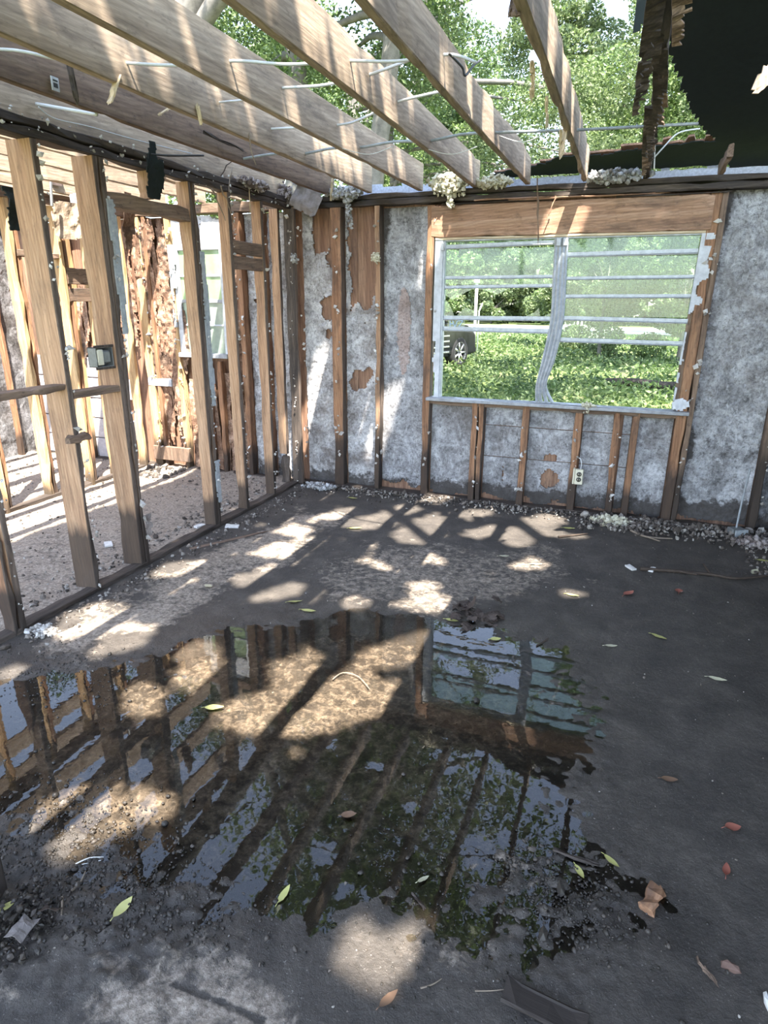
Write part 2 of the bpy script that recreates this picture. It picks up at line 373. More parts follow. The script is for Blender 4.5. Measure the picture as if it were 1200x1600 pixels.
def dusty_glass(name, haze, col, blend):
    t = NT(name); tr = t.n('ShaderNodeBsdfTransparent'); tr.inputs[0].default_value = (*col, 1)
    di = t.n('ShaderNodeBsdfDiffuse'); di.inputs[0].default_value = (*haze, 1); tl = t.n('ShaderNodeBsdfTranslucent'); tl.inputs[0].default_value = (*haze, 1)
    m0 = t.n('ShaderNodeMixShader'); m0.inputs[0].default_value = .5; t.l(di.outputs[0], m0.inputs[1]); t.l(tl.outputs[0], m0.inputs[2])
    nz = t.noise(t.coord((1, 1, 1), True), 7, 5, .6); f = t.ramp(nz, [(.3, blend*.7), (.7, min(1, blend*1.3))])
    m1 = t.n('ShaderNodeMixShader'); t.l(f, m1.inputs[0]); t.l(tr.outputs[0], m1.inputs[1]); t.l(m0.outputs[0], m1.inputs[2])
    gl = t.n('ShaderNodeBsdfGlossy'); gl.inputs['Roughness'].default_value = .05; fr = t.n('ShaderNodeFresnel'); fr.inputs[0].default_value = 1.45
    m2 = t.n('ShaderNodeMixShader'); t.l(fr.outputs[0], m2.inputs[0]); t.l(m1.outputs[0], m2.inputs[1]); t.l(gl.outputs[0], m2.inputs[2])
    return t.done(m2.outputs[0])
GLASS = dusty_glass('dusty_window_glass', (.52, .66, .53), (.88, .96, .89), .15)
GLASS_GREEN = dusty_glass('frosted_green_glass', (.52, .68, .42), (.8, .9, .7), .85)
GLASS_GREY = dusty_glass('frosted_grey_glass', (.55, .62, .55), (.8, .85, .8), .85)
def water_mat():
    t = NT('shallow_water'); tr = t.n('ShaderNodeBsdfTransparent'); tr.inputs[0].default_value = (.90, .86, .80, 1)
    gl = t.n('ShaderNodeBsdfGlossy'); gl.inputs['Roughness'].default_value = .012
    nz = t.noise(t.coord((1, 1, 1), False), 14, 2, .5); nb = t.bump(nz, .012, .02); t.l(nb, gl.inputs['Normal'])
    fr = t.n('ShaderNodeFresnel'); fr.inputs[0].default_value = 1.45; t.l(nb, fr.inputs['Normal'])
    m = t.n('ShaderNodeMixShader'); t.l(t.math('MULTIPLY', fr.outputs[0], 1.4, True), m.inputs[0]); t.l(tr.outputs[0], m.inputs[1]); t.l(gl.outputs[0], m.inputs[2])
    return t.done(m.outputs[0])
WATER = water_mat()
def floor_mat():
    t = NT('wet_silted_slab'); v = t.coord((1, 1, 1), False)
    a = t.noise(v, 5, 8, .7, .4); b = t.noise(v, 60, 6, .75); c = t.noise(v, 22, 6, .7, .5)
    mud = t.ramp(a, [(.3, (.040, .034, .030)), (.5, (.072, .061, .052)), (.7, (.118, .100, .084))])
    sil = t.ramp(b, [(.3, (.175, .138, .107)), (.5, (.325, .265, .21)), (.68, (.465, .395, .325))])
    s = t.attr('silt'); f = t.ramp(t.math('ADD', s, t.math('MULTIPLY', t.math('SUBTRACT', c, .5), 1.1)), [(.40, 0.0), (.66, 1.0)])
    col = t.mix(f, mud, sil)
    sp = t.ramp(t.noise(v, 150, 2, .5), [(.68, 0.0), (.74, 1.0)]); col = t.mix(t.math('MULTIPLY', sp, .5), col, (.45, .42, .38))
    col = t.mix(.6, col, t.ramp(b, [(.34, .45), (.6, 1.0)]), 'MULTIPLY')
    wet = t.attr('wet'); rough = t.math('ADD', t.math('MULTIPLY', wet, -.42), .85)
    rough = t.math('ADD', rough, t.math('MULTIPLY', t.math('SUBTRACT', a, .5), .35), True)
    return t.done(t.pbr(col, rough, t.bump(t.math('ADD', t.math('MULTIPLY', b, 1.3), c), .8, .007), spec=.45))
FLOOR = floor_mat()
def ground_mat():
    t = NT('grassy_soil'); v = t.coord((1, 1, 1), False); a = t.noise(v, .5, 6, .7); b = t.noise(v, 12, 5, .7)
    col = t.ramp(a, [(.35, (.11, .16, .05)), (.52, (.20, .26, .09)), (.68, (.34, .33, .17))]); col = t.mix(.6, col, t.ramp(b, [(.3, .4), (.7, 1.0)]), 'MULTIPLY')
    return t.done(t.pbr(col, .95, t.bump(b, .6, .05)))
GROUND = ground_mat()

# ------------------------------------------------------------------ where the sun comes through the canopy (outlines on the slab)
LIT = []
def lit(pts, ox, oy, s): LIT.append(zpoly(pts, ox, oy, s))
for pts in ([(680, 690), (780, 725), (940, 715), (1010, 700), (1110, 668), (1210, 640), (1235, 572), (1050, 552), (900, 580), (700, 640)],
            [(1090, 530), (1150, 475), (1200, 455), (1350, 410), (1330, 500), (1210, 515)],
            [(860, 510), (960, 480), (1000, 500), (960, 560), (880, 560)],
            [(298, 478), (340, 430), (410, 396), (480, 400), (460, 450), (350, 487)], [(560, 490), (620, 448), (670, 470), (690, 520), (640, 575), (570, 560)],
            [(390, 620), (440, 578), (500, 600), (470, 660), (430, 672)], [(160, 425), (230, 370), (300, 330), (420, 345), (330, 400), (230, 440)],
            [(0, 540), (60, 520), (80, 545), (30, 560)],
            [(870, 105), (915, 80), (965, 90), (940, 122)], [(790, 175), (850, 140), (1005, 125), (940, 160), (860, 180)], [(740, 255), (830, 212), (845, 240), (770, 272)],
            [(800, 312), (860, 285), (940, 265), (910, 300), (840, 318)], [(870, 205), (925, 175), (915, 205)], [(1085, 325), (1110, 308), (1145, 322), (1110, 345)],
            [(1070, 85), (1140, 55), (1205, 50), (1185, 90), (1120, 98)], [(480, 240), (560, 200), (640, 195), (560, 235)], [(1000, 60), (1060, 30), (1120, 30), (1060, 60)]):
    lit(pts, 0, 780, 2)
for pts in ([(40, 112), (75, 78), (160, 45), (195, 100), (150, 137), (60, 137)], [(250, 112), (320, 90), (375, 84), (385, 108), (290, 122)],
            [(372, 132), (420, 92), (462, 130), (410, 148)], [(415, 66), (500, 55), (545, 60), (550, 78), (450, 85)], [(440, 100), (545, 92), (560, 114), (480, 122)],
            [(408, 208), (460, 188), (508, 205), (480, 223), (430, 222)], [(40, 330), (110, 310), (196, 310), (190, 342), (100, 350)], [(80, 270), (160, 268), (150, 290), (100, 292)],
            [(200, 60), (260, 40), (330, 40), (280, 62)], [(0, 40), (60, 20), (110, 30), (40, 60)]):
    lit(pts, 600, 780, 2)
for pts in ([(118, 205), (150, 150), (240, 110), (325, 92), (310, 150), (250, 190), (170, 222)], [(155, 245), (240, 212), (330, 180), (375, 140), (340, 240), (270, 310), (215, 318)],
            [(385, 140), (440, 112), (515, 150), (470, 200), (400, 190)], [(1040, 642), (1070, 605), (1120, 580), (1190, 575), (1300, 620), (1285, 690), (1200, 712), (1120, 698)],
            [(1285, 570), (1330, 550), (1360, 580), (1320, 610)]):
    lit(pts, 0, 1180, 2)
LIT.append([(-7.5, 2.2), (-3.95, 2.2), (-3.95, 6.9), (-7.5, 6.9)])              # open sky over the far rooms
LIT.append([(-2.99, 5.27), (-2.78, 5.27), (-2.84, 5.52), (-2.99, 5.52)])        # the streaks low on the back wall
LIT.append([(-2.92, 5.52), (-2.80, 5.48), (-2.84, 5.74), (-2.92, 5.74)])
LIT.append([(-2.20, 5.38), (-2.08, 5.40), (-2.08, 5.62), (-2.18, 5.60)])
LIT.append([(-1.28, 6.00), (-1.08, 6.02), (-1.08, 6.16), (-1.26, 6.14)]); LIT.append([(-2.2, 5.98), (-2.05, 6.0), (-2.1, 6.2), (-2.2, 6.1)])
JOIST_X = [0.0, -.405, -.80, -1.19, -1.62, -2.03, -2.38, -2.82, -3.22, -3.62, -4.02, -4.42, -4.82, -5.22]      # right-hand faces
def sunlit(P):
    u = P[:, 0]+SUN_DIR[0]*P[:, 2]; v = P[:, 1]+SUN_DIR[1]*P[:, 2]; m = np.zeros(len(P), bool)
    wu = (vnoise(u*9, v*9, 5)-.5)*.05; wv = (vnoise(u*9, v*9, 6)-.5)*.05
    for poly in LIT: m |= sdist(u+wu, v+wv, poly) > -.052
    for k, xj in enumerate(JOIST_X[1:6]):                                        # streaks on the joist faces
        c = xj-.75; s = (np.abs(u-c) < .045) & (v > 2.6) & (v < 6.2)
        m |= s & (vnoise(v*6.5, v*0+k*7.3, 40+k) > (.55 if k != 1 else .6))
    m |= (v > 3.5) & (v < 5.2) & (u > -2.6) & (u < .1) & (vnoise(u*6, v*5, 71) > .80)
    return m & (P[:, 2] > 3.0)
SKY_GAPS = []                                                                     # gaps in the crown above: (mirrored sight line, half angle)
for px, py, r in ((505, 1335, 24), (535, 1390, 16), (400, 1380, 16), (745, 1330, 30), (790, 1310, 18), (755, 1400, 18), (865, 1445, 30), (930, 1425, 16), (900, 1390, 16), (840, 1240, 14),
                  (695, 1010, 36), (770, 1010, 44), (845, 1040, 42), (710, 1070, 40), (790, 1085, 46), (870, 1110, 42), (910, 1060, 30), (585, 1200, 15), (515, 1160, 12), (220, 1130, 12), (145, 1185, 16), (155, 1250, 14), (275, 1420, 12), (660, 1080, 14), (700, 1200, 14), (570, 1400, 10), (640, 1260, 12)):
    d = on_z(px, py)-CAMP; d[2] = -d[2]; SKY_GAPS.append((d/np.linalg.norm(d), r/np.linalg.norm(ray(px, py))/F_PX))
def skygap(P):
    q = P-np.array([0, 0, -CAM_H]); q = q/np.linalg.norm(q, axis=1)[:, None]; m = np.zeros(len(P), bool)
    for d, a in SKY_GAPS: m |= np.arccos(np.clip(q@d, -1, 1)) < a*(.55+.9*vnoise(P[:, 0]*4, P[:, 1]*4+P[:, 2]*4, 9))
    return m

# ================================================================== SETTING: floor
PUD = [(-60, 1110), (0, 1062), (150, 1035), (340, 985), (480, 962), (560, 955), (640, 962), (700, 985), (800, 995), (880, 1010), (930, 1090), (935, 1180), (905, 1280), (985, 1370), (965, 1480), (850, 1500), (780, 1485), (690, 1478), (600, 1452), (500, 1470), (400, 1462), (280, 1440), (150, 1380), (60, 1330), (-60, 1300)]
PUD = [tuple(on_z(*q)[:2]) for q in PUD]
SILT_AND_SUN = [[tuple(on_z(*q)[:2]) for q in p] for p in ([(-60, 1640), (-60, 1520), (60, 1500), (200, 1480), (330, 1505), (420, 1530), (480, 1550), (508, 1590), (500, 1640)], [(640, 1585), (690, 1575), (740, 1600), (700, 1640), (640, 1640)],
        [(470, 1440), (780, 1440), (780, 1570), (470, 1570)], [(440, 880), (560, 840), (900, 850), (960, 900), (860, 940), (700, 985), (640, 960), (480, 950)], [(0, 1010), (160, 935), (330, 850), (470, 790), (560, 800), (500, 850), (400, 920), (300, 975), (140, 1030), (0, 1060)])]  # third outline pales the floor to brighten the sun patch falling there
xs = np.concatenate([np.arange(-7.0, -2.9, .03), np.arange(-2.9, 1.3, .0105), np.arange(1.3, 2.51, .06)])
ys = np.concatenate([np.arange(-1.2, .6, .1), np.arange(.6, 2.7, .0095), np.arange(2.7, 5.32, .02)])
FX, FY = np.meshgrid(xs, ys)
sdp = sdist(FX, FY, PUD)
edge = sdp + (fbm(FX*3.2, FY*3.2, 3, 6)-.5)*.42
hz = .007 + .004*(fbm(FX*2, FY*2, 1)-.5) + .006*(fbm(FX*13, FY*13, 2, 5)-.5) - .020*sstep(edge, -.22, .30)
def blob(c, r): p = on_z(*c); return np.exp(-((FX-p[0])**2+(FY-p[1])**2)/r**2)
spk = np.clip(blob((770, 1020), .30)+blob((870, 1080), .26)+blob((880, 1200), .22)+.8*blob((300, 1050), .35)+.7*blob((60, 1150), .4)+.6*blob((700, 1420), .3)+.8*blob((860, 1420), .25)+.7*blob((450, 1000), .3), 0, 1)
hz += spk*(.006+.016*(fbm(FX*21, FY*21, 44, 3)-.5)+.010*(vnoise(FX*46, FY*46, 45)-.5))*sstep(edge, -.25, .0)
lump = np.clip(blob((880, 1400), .20)*.85 + blob((830, 1360), .14)*.7 + blob((60, 1330), .38) + blob((160, 1410), .3) + blob((250, 1450), .2)*.6 + blob((90, 1040), .22)*.45, 0, 1)
hz += lump*.018*np.clip(vnoise(FX*30, FY*30, 21)-.35, 0, 1)*1.5 + lump*.011*(vnoise(FX*55, FY*55, 22)-.3)
hz += np.where(FX < -2.8, .008+.02*fbm(FX*5, FY*5, 31)*vnoise(FX*17, FY*17, 32), 0)
near_wall = sstep(FY, 4.75, 5.12); hz += near_wall*.022*fbm(FX*9, FY*9, 33)
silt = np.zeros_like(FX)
for p, wgt in zip(SILT_AND_SUN, (.72, .8, .62, .50, .66)):
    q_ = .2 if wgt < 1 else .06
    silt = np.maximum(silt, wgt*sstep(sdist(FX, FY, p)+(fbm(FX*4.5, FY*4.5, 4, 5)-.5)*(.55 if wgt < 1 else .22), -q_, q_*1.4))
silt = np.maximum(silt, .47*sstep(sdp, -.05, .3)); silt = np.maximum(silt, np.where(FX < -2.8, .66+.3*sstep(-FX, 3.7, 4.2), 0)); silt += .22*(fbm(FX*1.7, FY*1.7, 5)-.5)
silt -= .45*sstep(FX, .25, .7)*(1-sstep(FY, 4.6, 5))
for a_, b_, dv in (((970, 1006), (1016, 935), .45), ((962, 1006), (980, 970), .4), ((855, 1113), (882, 1050), .4), ((909, 1110), (943, 1044), .3), ((1045, 1033), (1068, 1006), .35), ((273, 1541), (345, 1568), -.45), ((345, 1568), (410, 1598), -.45)):
    A = on_z(*a_); Bp = on_z(*b_); dd_ = np.abs(sdist(FX, FY, [tuple(A[:2]), tuple(Bp[:2])])); g_ = 1-sstep(dd_, .002, .011); silt += dv*g_; hz -= .003*g_*(dv < 0)
wet = np.clip(sstep(sdp, -.7, .05) - .8*np.maximum(silt-.6, 0), 0, 1)*np.where(FX < -2.8, 0, 1); wet = np.maximum(wet, .55*sstep(FX, -.2, .6))
ny, nx = FX.shape; ii = np.arange(nx*ny).reshape(ny, nx)
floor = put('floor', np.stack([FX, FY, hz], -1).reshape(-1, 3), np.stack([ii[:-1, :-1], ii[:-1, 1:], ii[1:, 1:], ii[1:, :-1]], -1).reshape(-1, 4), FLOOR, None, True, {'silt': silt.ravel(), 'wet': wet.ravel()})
tag(floor, kind='structure')
def floor_h(x, y):
    i = np.clip(np.searchsorted(xs, x), 0, nx-1); j = np.clip(np.searchsorted(ys, y), 0, ny-1); return float(hz[j, i])
gx, gy = np.meshgrid(np.linspace(-2.72, .45, 90), np.linspace(.7, 3.6, 90))
wk = sdist(gx, gy, PUD) > -.16
gi = np.arange(8100).reshape(90, 90); wf = np.stack([gi[:-1, :-1], gi[:-1, 1:], gi[1:, 1:], gi[1:, :-1]], -1)[wk[:-1, :-1]]
us = np.unique(wf); rm = np.full(8100, -1); rm[us] = np.arange(len(us))
pud = put('puddle', np.stack([gx, gy, gx*0], -1).reshape(-1, 3)[us], rm[wf], WATER)
tag(pud, 'shallow brown puddle spread over the muddy slab, mirroring joists and trees', 'puddle')

# ================================================================== back wall
wb = struct('wall_back', (0, 0, 0))
SY = 5.228                                          # inner face of the sheathing
def stud(par, x0, x1, y0, y1, z0, z1, mat, seed, name='stud', **k):
    return lumber(name, z1-z0, x1-x0, y1-y0, mat, par, ((x0+x1)/2, (y0+y1)/2, z0), 'z', seed, **k)
B = BACK_Y
for i, (x0, x1, z1, m, kw) in enumerate((
        (-2.40, -2.302, 2.36, W_RED, dict(rough=.35, rot=.55)), (-2.012, -1.962, 2.36, W_HONEY, dict(rough=.3, rot=.75, bow=.012)), (-1.575, -1.51, 2.345, W_RED, dict(rough=.3, rot=.5)),
        (-1.148, -1.097, .86, W_RED, dict(rough=.35, rot=.25)), (-1.094, -1.045, .86, W_RED, dict(rough=.4, rot=.25)), (-.743, -.683, .86, W_RED, dict(rough=.45, rot=.2, lean=(.01, 0))), (-.331, -.268, .86, W_RED, dict(rough=.35, rot=.35)),
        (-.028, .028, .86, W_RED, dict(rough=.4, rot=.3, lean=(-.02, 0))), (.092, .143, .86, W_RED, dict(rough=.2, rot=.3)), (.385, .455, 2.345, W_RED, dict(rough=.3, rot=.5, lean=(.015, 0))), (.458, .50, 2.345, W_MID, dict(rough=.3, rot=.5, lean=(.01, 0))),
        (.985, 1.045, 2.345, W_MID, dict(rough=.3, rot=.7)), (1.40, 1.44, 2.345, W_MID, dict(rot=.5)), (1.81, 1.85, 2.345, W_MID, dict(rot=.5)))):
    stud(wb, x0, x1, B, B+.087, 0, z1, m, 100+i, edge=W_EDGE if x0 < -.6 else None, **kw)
for i, (x0, x1, m) in enumerate(((-3.32, -3.26, W_RED), (-3.43, -3.39, W_BRIGHT), (-3.08, -3.04, W_RED), (-4.05, -4.0, W_BRIGHT), (-4.42, -4.33, W_BRIGHT), (-4.30, -4.26, W_RED), (-4.86, -4.82, W_BRIGHT), (-5.27, -5.23, W_BRIGHT), (-5.68, -5.64, W_BRIGHT))):
    stud(wb, x0, x1, B, B+.087, 0, 2.36, m, 140+i, rough=.3, rot=.35)
for i, x in enumerate((-3.86, -3.74, -3.60)): stud(wb, x, x+.05, B, B+.087, 0, 1.10, W_RED, 150+i, rough=.4, rot=.3)
lumber('bottom_plate', 9.0, .04, .095, W_ROT, wb, (-6.6, B+.045, .018), 'x', 160, rough=.4, n=60)
lumber('top_plate', 4.55, .045, .10, W_ROT, wb, (-2.62, B+.045, 2.383), 'x', 161, rough=.45, n=40)
lumber('top_plate', 4.6, .042, .10, W_ROT, wb, (-2.66, B+.048, 2.428), 'x', 162, rough=.6, n=44)
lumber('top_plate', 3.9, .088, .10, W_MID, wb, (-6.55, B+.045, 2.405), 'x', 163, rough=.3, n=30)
for i, (x, L, z, yy) in enumerate(((-1.45, .9, 2.345, -.012), (-.95, 1.1, 2.352, -.02), (-.2, .75, 2.340, -.014), (-1.2, .6, 2.36, -.03), (.05, .5, 2.36, -.026))):
    lumber('rotten_splinter', L, .014, .03, W_ROT if i % 2 == 0 else W_HEAD, wb, (x, B+yy, z), 'x', 170+i, rough=.6, tip=.6)
lumber('header', 1.96, .225, .045, W_HEAD, wb, (-1.535, B+.012, 2.225), 'x', 175, rough=.3, n=30)
lumber('header', 1.96, .225, .038, W_HEAD, wb, (-1.535, B+.06, 2.225), 'x', 176, rough=.2)
lumber('window_head_trim', 1.9, .018, .03, W_PALE, wb, (-1.5, B+.01, 2.104), 'x', 177)
lumber('rough_sill', 1.94, .036, .085, W_MID, wb, (-1.52, B+.046, .842), 'x', 178, rough=.3)
# sheathing boards behind the studs (outer skin first)
for i, (x0, x1, z0, z1) in enumerate(((-6.7, -5.0, 0, 2.36), (-5.0, -4.02, 0, 2.36), (-4.02, -3.47, 0, 1.13), (-3.47, -2.86, 0, 2.36), (-2.86, -2.2, 0, 2.40), (-2.2, -1.52, 0, 2.40), (-1.52, .45, 0, .83), (.45, 1.5, 0, 2.46), (1.5, 2.5, 0, 2.46), (-1.52, .45, 2.12, 2.40))):
    sheet('sheathing_panel', (x0+.002, SY+.022, z0), (1, 0, 0), (0, 0, 1), x1-x0-.004, z1-z0, .12, None, None, W_PLY, wb, .014, .0, seed=i)
def relief(amp, s1, s2, seed): return lambda u, v: amp*(fbm(u*s1, v*s1, seed, 5)-.5) + amp*.5*(vnoise(u*s2, v*s2, seed+3)-.5)
def bay(x0, x1, z0, z1, mat, keep=None, amp=.012, seed=0, dark=None, cell=.0125, y=SY, name='plaster_sheet'):
    kp = (lambda u, v: keep(u+x0, v+z0)) if keep else None
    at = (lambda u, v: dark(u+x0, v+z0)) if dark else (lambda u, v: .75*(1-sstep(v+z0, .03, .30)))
    return sheet(name, (x0, y, z0), (1, 0, 0), (0, 0, 1), x1-x0, z1-z0, cell, kp, relief(amp, 7, 38, seed), mat, wb, .012, .38, at, seed)
def rag(u, v, s, seed, a=1.0): return a*(fbm(u*s, v*s, seed, 5)-.5)
def el(x, z, cx, cz, rx, rz, seed): return ((x-cx)/rx)**2+((z-cz)/rz)**2 + rag(x, z, 22, seed, 1.4) < 1
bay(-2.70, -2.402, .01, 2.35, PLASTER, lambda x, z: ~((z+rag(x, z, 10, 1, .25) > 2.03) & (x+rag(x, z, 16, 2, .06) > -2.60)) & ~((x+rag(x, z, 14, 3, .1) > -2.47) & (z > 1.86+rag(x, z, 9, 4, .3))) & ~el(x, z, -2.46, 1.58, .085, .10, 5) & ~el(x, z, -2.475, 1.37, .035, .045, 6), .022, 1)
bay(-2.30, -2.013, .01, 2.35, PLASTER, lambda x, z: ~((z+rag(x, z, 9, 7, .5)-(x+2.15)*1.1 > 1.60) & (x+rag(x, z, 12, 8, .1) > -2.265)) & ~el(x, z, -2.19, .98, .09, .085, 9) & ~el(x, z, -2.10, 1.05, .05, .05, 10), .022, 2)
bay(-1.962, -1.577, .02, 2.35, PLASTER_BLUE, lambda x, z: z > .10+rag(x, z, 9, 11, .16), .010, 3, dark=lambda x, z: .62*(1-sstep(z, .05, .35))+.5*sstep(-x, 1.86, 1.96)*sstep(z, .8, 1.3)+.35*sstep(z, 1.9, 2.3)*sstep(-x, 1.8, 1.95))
sheet('stain_patch', (-1.84, SY-.008, 1.05), (1, 0, 0), (0, 0, 1), .13, .75, .012, lambda u, v: ((u-.065)/.055)**2+((v-.36)/.36)**2+rag(u, v, 18, 12, 1.2) < 1, relief(.004, 9, 40, 5), PINK, wb, .004, .3, lambda u, v: u*0, 4)
for i, (x0, x1) in enumerate(((-1.51, -1.15), (-1.043, -.745), (-.683, -.333), (-.266, -.03), (.03, .09), (.145, .383))):
    rows = ((.012, .405), (.412, .668), (.675, .838))
    for j, (z0, z1) in enumerate(rows if i not in (0, 5) else ((.012, .838),)):
        kp = None
        if j == 0: kp = (lambda x, z, i=i: (z > .055+rag(x, z, 9, 20+i, .16)) & ~el(x, z, (x0+x1)/2+.02, .26, .075 if i in (2,) else .001, .08, 30))
        if i == 2 and j == 1: kp = lambda x, z: ~el(x, z, -.50, .435, .05, .03, 31)
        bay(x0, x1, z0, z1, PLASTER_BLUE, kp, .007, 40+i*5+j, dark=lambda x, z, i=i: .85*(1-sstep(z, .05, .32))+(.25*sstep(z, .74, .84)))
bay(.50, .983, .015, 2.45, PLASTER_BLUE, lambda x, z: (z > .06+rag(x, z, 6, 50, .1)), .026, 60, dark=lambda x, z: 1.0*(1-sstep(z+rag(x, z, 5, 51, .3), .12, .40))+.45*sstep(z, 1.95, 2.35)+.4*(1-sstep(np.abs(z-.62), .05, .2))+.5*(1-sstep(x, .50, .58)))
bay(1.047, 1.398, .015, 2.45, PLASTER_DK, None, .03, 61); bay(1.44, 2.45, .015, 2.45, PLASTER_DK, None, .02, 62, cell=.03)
bay(-3.258, -3.085, .02, 2.35, PLASTER, lambda x, z: rag(x, z, 6, 63, 1) > -.32, .03, 63); bay(-3.037, -2.87, .02, 2.35, PLASTER, lambda x, z: rag(x, z, 6, 64, 1) > -.35, .03, 64)
bay(-3.39, -3.325, .02, 2.3, BARK, lambda x, z: rag(x, z, 9, 65, 1) > -.25, .03, 65)
# torn fibreboard hanging in long shreds in the far bay, and below the small window
rs = np.random.RandomState(5)
for i in range(15):
    cx = -4.34+.025*i+rs.uniform(-.02, .02); w = rs.uniform(.05, .13); z1 = rs.uniform(1.55, 2.34) if i % 3 else 2.34; z0 = rs.uniform(.25, 1.1)
    if i < 3: z1 = 2.34; z0 = .05
    sheet('torn_strip', (cx-w/2, B+.055-.006*(i % 4), z0), (1, 0, .0), (rs.uniform(-.06, .04), rs.uniform(-.03, .01), 1), w, z1-z0, .015, lambda u, v, w=w, i=i, H=z1-z0: np.abs(u-w/2+.03*(vnoise(v*4, v*0, 80+i)-.5)) < w*.5*np.clip(np.minimum((v+.02)*4, (H-v+.05)*6), 0, 1)*(.55+.6*vnoise(v*9, u*30, 90+i)), relief(.035, 5, 26, 100+i), BARK, wb, .006, .4, lambda u, v, i=i: .35*vnoise(u*8, v*2.2, i)+.12*(i % 3), 200+i)
for i in range(6):
    cx = -3.97+.085*i; sheet('torn_strip', (cx, B+.06, .04), (1, 0, 0), (rs.uniform(-.05, .05), 0, 1), .08, rs.uniform(.75, 1.0), .015, lambda u, v, i=i: vnoise(v*5, u*25, 120+i) > .22, relief(.03, 6, 26, 130+i), BARK, wb, .006, .4, lambda u, v: .3+0*u, 220+i)
for i, (z, x0) in enumerate(((.04, -4.82), (.25, -5.02), (.46, -4.82), (.67, -5.02), (.88, -4.82))):
    for j in range(4 if i % 2 else 3):
        x = x0-.2-.405*j if not i % 2 else x0+.2-.405*j
        boxo('block', x-.198, x+.198, SY-.03, SY+.02, z, z+.2, BLOCK, wb, .006)
boxo('white_board', -4.41, -4.13, B+.0, B+.05, .84, .91, PAINT, wb, .004); boxo('low_board', -4.42, -3.98, B-.02, B+.02, .10, .24, W_MID, wb, .004)
sheet('bracket_board', (-4.03, B-.004, 1.40), (1, 0, 0), (0, 0, 1), .085, .72, .012, lambda u, v: u < .085-.05*(v < .35)-.03*vnoise(v*14, v*0, 3), None, TRIMGREY, wb, .012, .25, None, 3)
# added white board standing in for the blown-out light over the small window
sheet('blown_light_panel', (-3.99, B+.03, 2.09), (1, 0, 0), (0, 0, 1), .53, .26, .0125, lambda u, v: v < .20+.08*vnoise(u*14, v*9, 6)+.06*(u > .2)*(u < .4), relief(.01, 9, 40, 8), PAINT, wb, .012, .35, None, 6)
# plaster crumbs still nailed to the studs
for i in range(13):
    cx = -5.75+.10*i+rs.uniform(-.03, .03); w = rs.uniform(.07, .15); z0 = rs.uniform(.85, 1.25); H = rs.uniform(.7, 1.3)
    sheet('torn_strip', (cx-w/2, B+.06-.006*(i % 3), z0), (1, 0, 0), (rs.uniform(-.04, .04), 0, 1), w, H, .018, lambda u, v, w=w, i=i, H=H: np.abs(u-w/2+.03*(vnoise(v*4, v*0, 180+i)-.5)) < w*.5*np.clip(np.minimum((v+.02)*5, (H-v+.05)*6), 0, 1)*(.5+.7*vnoise(v*9, u*30, 190+i)), relief(.03, 5, 26, 300+i), BARK, wb, .006, .4, lambda u, v, i=i: .55*vnoise(u*10, v*2.5, i)+.25*(i % 2), 320+i)
Pp, Ss = [], []
for (x, n) in ((-2.35, 20), (-1.985, 26), (-1.52, 10), (-1.1, 8), (-.71, 12), (-.3, 8), (0, 10), (.47, 26), (1.03, 12), (-2.78, 34), (-3.06, 20), (-3.29, 20), (-4.02, 26), (-4.33, 24), (-2.66, 16)):
    for _ in range(n):
        zc = rs.choice([.3, .55, .95, 1.25, 1.55, 1.9, 2.2])+rs.normal()*.05
        if -1.5 < x < .38: zc = rs.choice([.2, .45, .7])+rs.normal()*.03
        Pp.append((x+rs.normal()*.016, B-.006-abs(rs.normal())*.006, zc)); Ss.append(rs.uniform(.006, .02)*(1.5 if rs.rand() < .12 else 1))
tag(lumps('plaster_crumbs', Pp, Ss, SCRAP, wb, 3), kind='stuff')

# ================================================================== window in the back wall
w1 = struct('window_1')
WY = 5.17
sheet('painted_jamb', (-1.50, WY-.03, .885), (1, 0, 0), (0, 0, 1), .062, 1.21, .012, lambda u, v: ~((u < .03*vnoise(v*13, v*0, 5)) & (v < .45)), None, PAINT, w1, .05, .2, None, 2)
boxo('frame_stile', -1.449, -1.42, WY-.02, WY+.03, .885, 2.09, METAL, w1); boxo('frame_head', -1.45, .385, WY-.015, WY+.03, 2.085, 2.108, METAL, w1)
sheet('painted_jamb', (.352, WY-.03, .90), (1, 0, 0), (.022, 0, 1), .10, 1.195, .012, lambda u, v: (u < .022+.075*sstep(v+rag(u, v, 12, 5, .3), .62, .78)-.03*vnoise(v*17, u*0, 9)) & ~el(u, v, .07, .84, .045, .06, 7) & ~el(u, v, .085, .70, .03, .06, 8), None, PAINT, w1, .05, .2, None, 12)
sheet('bare_jamb', (.355, WY-.006, .90), (1, 0, 0), (.02, 0, 1), .10, 1.19, .03, None, None, W_MID, w1, .03, 0, None, 13)
ml = []
for off in (-.038, -.012, .016, .040):
    pts = spline([(-.549+off, WY-.012, 2.092), (-.540+off, WY-.012, 1.8), (-.532+off, WY-.016, 1.516), (-.567+off*.98, WY-.03, 1.23), (-.606+off*.8, WY-.03, 1.032), (-.585+off*(1.2 if off < 0 else 1.9), WY-.02, .895)], 6)
    ml.append(pts)
J = Join()
for k, pts in enumerate(ml): J.tube(pts, .0125 if k in (0, 3) else .015, 6)
J.out('mullion', METAL, w1)
for x in (-.565, -.517): boxo('mullion_clip', x-.016, x+.016, WY-.045, WY-.01, 2.035, 2.088, PAINT, w1)
boxo('jamb_clip', -1.45, -1.428, WY-.045, WY-.018, 2.02, 2.075, PAINT, w1)
